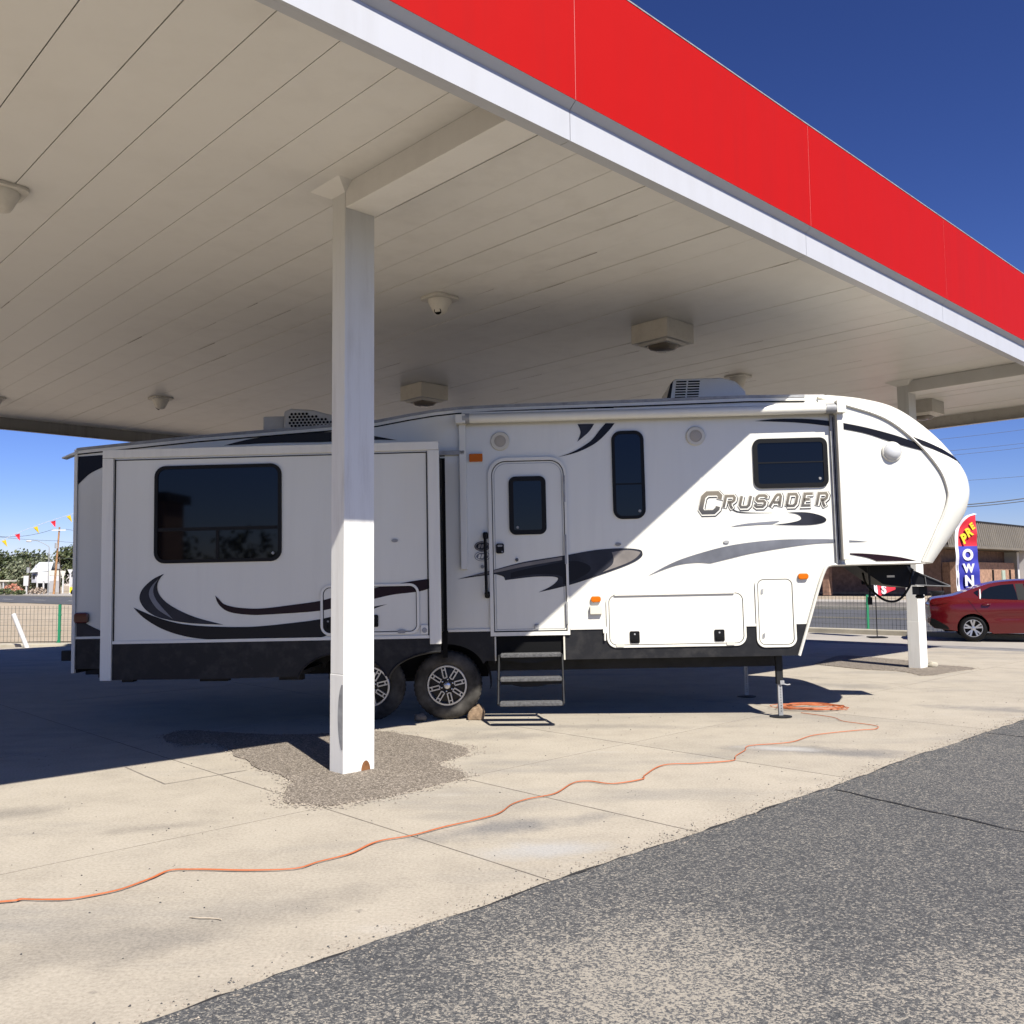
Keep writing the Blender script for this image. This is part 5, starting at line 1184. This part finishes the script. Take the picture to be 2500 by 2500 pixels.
fw_ = MB().wbox(44.6, 44.9, -60, 30, -0.05, 0.32).build('low_wall', M['farpave'], bevel=0.02); tag(fw_, 'long low pale wall along the far pavement', 'wall')

# ------------------------------------------------------------------ trees
def tree(name, x, y, h, w, m, label, group, seed, n=1500, leaf=0.5, trunk_h=None):
    rr = random.Random(seed); t = empty(name, label, 'tree', (x, y, 0), group)
    th = trunk_h or h*0.35; mb = MB()
    mb.tube([(0,0,-0.2),(0.05*w,0,th*0.6),(0.02*w,0.03*w,th*1.5)], [h*0.03, h*0.022, h*0.010], 8)
    clusters = []
    for k in range(18):
        a = rr.uniform(0, 6.28); r = w*0.5*math.sqrt(rr.random())*0.85; z = th*0.75 + (h-th*0.75)*rr.uniform(0.08, 0.93)
        r *= 1.0 - 0.55*max(0,(z/h-0.55)/0.45); c = Vector((r*math.cos(a), r*math.sin(a), z)); clusters.append((c, w*rr.uniform(0.13,0.24)))
        mb.tube([(0.03*w,0,th*rr.uniform(0.5,1.1)), tuple(c*0.5+Vector((0,0,th*0.5))), tuple(c)], [h*0.012, h*0.008, h*0.003], 5)
    o = mb.build('trunk', M['bark'], t, smooth=60)
    lv = MB()
    for k in range(n):
        c, s = rr.choice(clusters); v = Vector((rr.gauss(0,1), rr.gauss(0,1), rr.gauss(0,0.8)))
        v = v.normalized()*s*(0.45+0.65*rr.random()); p = c+v
        q = Vector((rr.gauss(0,1),rr.gauss(0,1),rr.gauss(0,1))).normalized(); a = q.orthogonal().normalized(); b = q.cross(a)
        l = leaf*rr.uniform(0.5,1.25)
        lv.add([p+a*l*0.6, p+b*l*0.35, p-a*l*0.6, p-b*l*0.35], [(0,1,2,3)])
    lv.build('crown', m, t, fix=False)
    return t
FT = [(-152,262,12.0,12,'leaf','broad dark tree at the left picture edge behind the sandy lot'),(-143,266,11.5,11,'leaf','dark tree between the left edge tree and the pale one'),
      (-136,255,10.2,10,'leafpale','pale olive tree left of the gabled house'),(-129,265,12.5,11,'leaf','tall dark tree right behind the gabled house'),
      (-121,268,12.6,10,'leaf','rounded green tree behind the street lamp'),(-114,262,11.4,9,'leafpale','pale green tree behind the timber utility pole'),(-108,255,9.6,10,'leaf','dark low tree just left of the trailer rear edge'),
      (-140,235,7.5,12,'leaf','low dark tree in front of the left trees')]
for i, (x, y, h, w, m, lb) in enumerate(FT): tree('tree', x, y, h*0.97, w*1.25, M[m], lb, 'trees beyond the road', 40+i, 3600, 0.8, h*0.16)

# ------------------------------------------------------------------ far left: house, signs, poles, lamp, pennants
def far(px, dist): return (px-1250)/2202.4*dist                       # lateral offset of a bearing at a distance
Yh = 205.0
def house():
    x0, x1 = far(91,Yh), far(122,Yh); t = empty('gabled_house', 'small white house with pale metal gable roof beyond the road', 'house', ((x0+x1)/2, Yh, 0))
    def ad(o): return adopt(o, t)
    ad(MB().box(x0,x1,Yh,Yh+5,0.0,5.0).build('wall', M['whitepaint']))
    ad(MB().box(x0+0.05,x1-0.05,Yh-0.05,Yh-0.002,0.1,2.2).build('carport_opening', M['seal']))
    g0 = x0-1.4
    ad(MB().add([(g0,Yh-0.6,4.6),(x1+0.5,Yh-0.6,4.9),(x1-0.3,Yh+2.2,7.0),(x0-0.7,Yh+2.2,7.0),(x1+0.5,Yh+5.4,4.9),(x0,Yh+5.4,4.9)], [(0,1,2,3),(3,2,4,5)]).build('roof', fleck('pale_metal_roof',(0.50,0.53,0.52),0.1,0.3,0.5)))
    ad(MB().add([(x0-1.3,Yh+0.2,2.3),(x0,Yh-0.02,2.3),(x0,Yh-0.02,4.9),(x0-0.65,Yh+0.8,6.6),(x0-1.3,Yh+0.2,4.8)], [(0,1,2,3,4)]).build('gable', fleck('grey_siding',(0.42,0.42,0.44),0.15,1,0.8)))
    ad(MB().box(x0-1.0,x0-0.4,Yh-0.03,Yh+0.02,3.2,4.1).build('gable_window', M['carglass']))
    ad(MB().box(x0+0.2,x0+0.45,Yh-0.5,Yh-0.25,0,2.3).build('porch_post', M['whitepaint']))
house()
def sign(nm, px0, px1, z0, z1, dist, m, label, post=True, tri=False, cat='sign'):
    x0, x1 = far(px0,dist), far(px1,dist); t = empty(nm, label, cat, ((x0+x1)/2, dist, 0))
    if tri: adopt(MB().prism_xz([(x0,z1),((x0+x1)/2,z0),(x1,z1)], dist-0.05, dist).build('board', M[m]), t)
    else: adopt(MB().box(x0,x1,dist-0.08,dist,z0,z1).build('board', M[m]), t)
    if post:
        xm = (x0+x1)/2; adopt(MB().box(xm-0.12,xm+0.12,dist+0.005,dist+0.25,0,z1-0.05).build('post', M['whitepaint']), t)
    return t
sign('sign_board', 94, 120, 2.5, 4.6, 196, 'whitepaint', 'wide white board across the front of the gabled house')
sign('sign_board', 121, 145, 2.6, 3.6, 190, 'whitepaint', 'long white board right of the gabled house')
sign('sign_board', 120, 148, 3.75, 4.8, 192, 'cream', 'cream board above the long white board')
sign('sign_board', 59, 72, 1.6, 3.6, 180, 'whitepaint', 'squarish white board left of the gabled house')
sign('sign_board', 148, 161, 2.6, 4.6, 185, 'cream', 'cream triangular board right of the timber pole', True, True)
sign('road_sign', 165, 179, 3.55, 4.5, 165, 'whitepaint', 'white upside-down triangle road sign near the trailer rear', True, True)
sign('sign_board', 171, 185, 1.7, 3.1, 168, 'whitepaint', 'white panel partly hidden by the trailer rear')
sign('shop_banner', 172, 182, 0.3, 1.3, 160, 'flagyellow', 'small yellow banner low beside the trailer rear', False, cat='banner')
def shed():
    d = 190.0; x0, x1 = far(-30,d), far(23,d); t = empty('roadside_shelter', 'small tan topped shelter at the left picture edge', 'shelter', ((x0+x1)/2, d, 0))
    adopt(MB().box(x0,x1,d,d+3,2.55,2.85).build('roof', M['cream']), t); adopt(MB().box(x0,far(1,d),d+0.3,d+2.8,0,2.54).build('wall', M['kerb']), t); adopt(MB().box(far(7,d),far(8.5,d),d+0.2,d+0.5,0,2.54).build('post', M['whitepaint']), t)
shed()
def bushes(px0, px1, dist, h, m, label, seed, n=300):
    rr = random.Random(seed); x0, x1 = far(px0,dist), far(px1,dist); mb = MB()
    for k in range(n):
        p = Vector((rr.uniform(x0,x1), dist+rr.uniform(-1,1), 0)); s = (p.x-x0)/(x1-x0); p.z = rr.random()**0.7*h*(0.5+0.5*math.sin(math.pi*s))
        q = Vector((rr.gauss(0,1),rr.gauss(0,1),rr.gauss(0,1))).normalized(); a = q.orthogonal().normalized(); b = q.cross(a); l = rr.uniform(0.12,0.32)
        mb.add([p+a*l, p+b*l*0.6, p-a*l, p-b*l*0.6], [(0,1,2,3)])
    t = empty('shrub', label, 'shrub', ((x0+x1)/2, dist, 0)); adopt(mb.build('foliage', m, fix=False), t)
M['coral'] = leaf_mat('coral_bloom', (0.42,0.13,0.06), (0.6,0.30,0.2))
bushes(14, 52, 178, 2.0, M['coral'], 'coral flowering shrub left of the white boards', 5)
bushes(-5, 30, 168, 1.1, M['leaf'], 'dark shrub by the road at the left picture edge', 6); bushes(40, 58, 165, 0.8, M['leaf'], 'small dark shrub by the road under the coral one', 8)
bushes(78, 112, 172, 1.2, leaf_mat('dry_grass',(0.38,0.30,0.22),(0.55,0.44,0.34)), 'dry pinkish brush in front of the gabled house', 9)
def pole(nm, px, dist, top, r, m, label, lean=0.0, arms=()):
    x = far(px, dist); t = empty(nm, label, 'utility pole', (x, dist, 0))
    adopt(MB().tube([(x,dist,-0.3),(x+lean,dist,top)], [r, r*0.7], 8).build('shaft', M[m], smooth=60), t)
    for z, hl in arms: adopt(MB().box(x+lean-hl,x+lean+hl,dist-0.2,dist-0.05-r,z-0.12,z+0.12).build('crossarm', M['whitepaint']), t)
    adopt(MB().lathe([(0.0,top*0.68),(0.28,top*0.68),(0.28,top*0.68+1.0),(0.0,top*0.68+1.0)], (x+lean*0.7-0.1,dist-0.35,0), 'z', 10).build('transformer', M['steel'], smooth=40), t)
    return x
pole('utility_pole', 133, 170.0, 12.6, 0.22, 'woodpole', 'timber utility pole with white crossarm beyond the road', 0.75, ((12.0, 1.35),))
pole('utility_pole', 148, 178.0, 7.2, 0.15, 'bark', 'shorter dark pole right of the timber utility pole', -0.25)
pole('utility_pole', 71, 172.0, 6.0, 0.13, 'bark', 'thin dark pole left of the gabled house', 0.2)
lx = far(119, 160.0); sl_ = empty('street_lamp', 'curved arm street lamp in front of the trees', 'street lamp', (lx,160.0,0))
adopt(MB().tube([(lx,160,0),(lx,160,8.0)], [0.10,0.07], 8).build('mast', M['steel'], smooth=60), sl_)
adopt(MB().tube(crom([(lx,160,8.0),(lx-0.1,160,8.5),(lx-0.9,160,9.0),(lx-2.2,160,9.55),(lx-3.2,160,9.55)],5), 0.055, 6).build('arm', M['steel'], smooth=60), sl_)
adopt(MB().lathe([(0.0,-0.5),(0.16,-0.4),(0.19,0.0),(0.16,0.4),(0.0,0.5)], (lx-3.65,160,9.5), 'x', 10).build('lamp_head', M['whitepaint'], smooth=60), sl_)
def wire(pts, r, label):
    P = []
    for (a, b, sag) in pts:
        for i in range(17):
            s = i/16; P.append((a[0]+(b[0]-a[0])*s, a[1]+(b[1]-a[1])*s, a[2]+(b[2]-a[2])*s-sag*4*s*(1-s)))
    return tag(MB().tube(P, r, 5).build('power_line', M['cable'], smooth=60), label, 'power line')
wx = far(133,170)+0.75
wire([((far(-160,150),150,13.0),(wx-1.2,170,12.2),2.2)], 0.035, 'sagging wire from the left edge to the utility pole crossarm')
wire([((wx+1.2,170,12.2),(far(420,175),175,12.6),1.0)], 0.035, 'wire leaving the utility pole crossarm to the right')
wire([((far(-160,150),150,11.5),(wx,170,10.0),0.5)], 0.028, 'lower wire from the left edge to the utility pole')
wire([((wx,170,9.9),(far(420,175),175,10.0),0.6)], 0.028, 'lower wire right of the utility pole')
wire([((far(-160,150),150,8.2),(wx,170,6.9),0.3)], 0.022, 'lowest thin wire left of the utility pole')
wire([((wx,170,6.8),(far(420,175),175,6.2),0.3)], 0.028, 'lowest wire right of the utility pole')
def rp(px, py, Y): return (far(px,Y), Y, 1.55+(1418-0.0106*(px-1250)-py)/2202.4*Y)
wire([(rp(2250,1238,50), rp(2720,1178,50), 0.25)], 0.030, 'thick cable right of the trailer nose, upper strand')
wire([(rp(2250,1242,50), rp(2720,1184,50), 0.28)], 0.026, 'thick cable right of the trailer nose, lower strand')
for k, (a, b) in enumerate((((2150,1084),(2720,1015)), ((2150,1112),(2720,1052)), ((2150,1124),(2720,1062)), ((2150,1182),(2720,1140)))):
    wire([(rp(*a,70), rp(*b,70), 0.2)], 0.014, ('uppermost','second','third','lowest')[k]+' of the thin wires right of the trailer nose')
# pennant string across the back corner of the lot
pens = [(-20.95,3.10,'flagyellow'),(-20.30,3.37,'flagyellow'),(-19.78,3.62,'flagred'),(-19.05,3.90,'flagyellow'),(-18.37,4.13,'flagred'),(-17.74,4.33,'flagyellow'),(-17.1,4.50,'flagred'),(-16.4,4.66,'flagyellow')]
ps = empty('pennant_string', 'string of red and yellow pennants left of the trailer', 'pennants', (-19, 36, 0))
adopt(MB().tube([(-27,36,1.4),(-23,36,2.5)]+[(x-0.05,36,z+0.03) for x,z,_ in pens]+[(-14,36,5.3)], 0.008, 5).build('string', M['whitepaint']), ps)
for i, (x, z, m) in enumerate(pens):
    tw = 0.035*(-1)**i
    adopt(MB().add([(x-0.10,36.0,z-0.02),(x+0.09,36.0+tw,z+0.035),(x+0.115,36.02-tw,z-0.26),(x+0.0,36.03+tw,z-0.08)], [(0,3,1),(0,2,3),(3,2,1)]).build('pennant', M[m], fix=False), ps)
pp = MB().tube([(-14,36,-0.1),(-14,36,5.4)], 0.05, 10).build('pennant_post', M['steel'], smooth=60); tag(pp, 'steel post holding the pennant string behind the trailer', 'post')
# black car seen only at its nose past the trailer rear
bc = empty('dark_car', 'black car front just showing past the trailer rear on the road', 'car', (far(181,130),130,0))
cx = far(174,130); adopt(MB().prism_xz([(cx,0.35),(cx-0.05,0.6),(cx+0.1,0.95),(cx+0.9,1.05),(cx+1.6,1.55),(cx+3.1,1.55),(cx+3.9,1.1),(cx+4.4,1.0),(cx+4.5,0.4)],130,131.7).build('body', M['rubber'], bevel=0.08, smooth=40), bc)
for wxx in (0.8, 3.6): adopt(MB().lathe([(0.0,0.0),(0.32,0.0),(0.33,0.2),(0.0,0.2)], (cx+wxx,129.97,0.33), 'y', 20).build('wheel', M['seal'], smooth=40), bc)

# ------------------------------------------------------------------ behind the camera: what the tinted windows mirror
sb = empty('station_shop', 'flat roofed station shop mirrored dark in the big trailer window', 'building', (-33, -30, 0))
adopt(MB().box(-46,-22.5,-32.5,-30,0,6.2).build('wall', M['brickdark']), sb); adopt(MB().box(-46.3,-22.2,-32.8,-29.7,6.2,6.7).build('parapet', M['darksteel']), sb)
BT = [(-38,-62,5.6,9,'leftmost of the trees mirrored in the big trailer window'),(-30,-64,6.2,10,'tall tree mirrored at the right of the big trailer window'),(-22,-66,5.6,9,'tree mirrored low in the entry door window'),(-8,-64,6.2,10,'tree mirrored low in the tall narrow window'),(10,-66,6.0,11,'tree mirrored low in the front bunk window')]
for i, (x, y, h, w, lb) in enumerate(BT): tree('tree', x, y, h, w, M['leaf'], lb, 'trees mirrored in the windows', 70+i, 900, 0.6, 1.4)
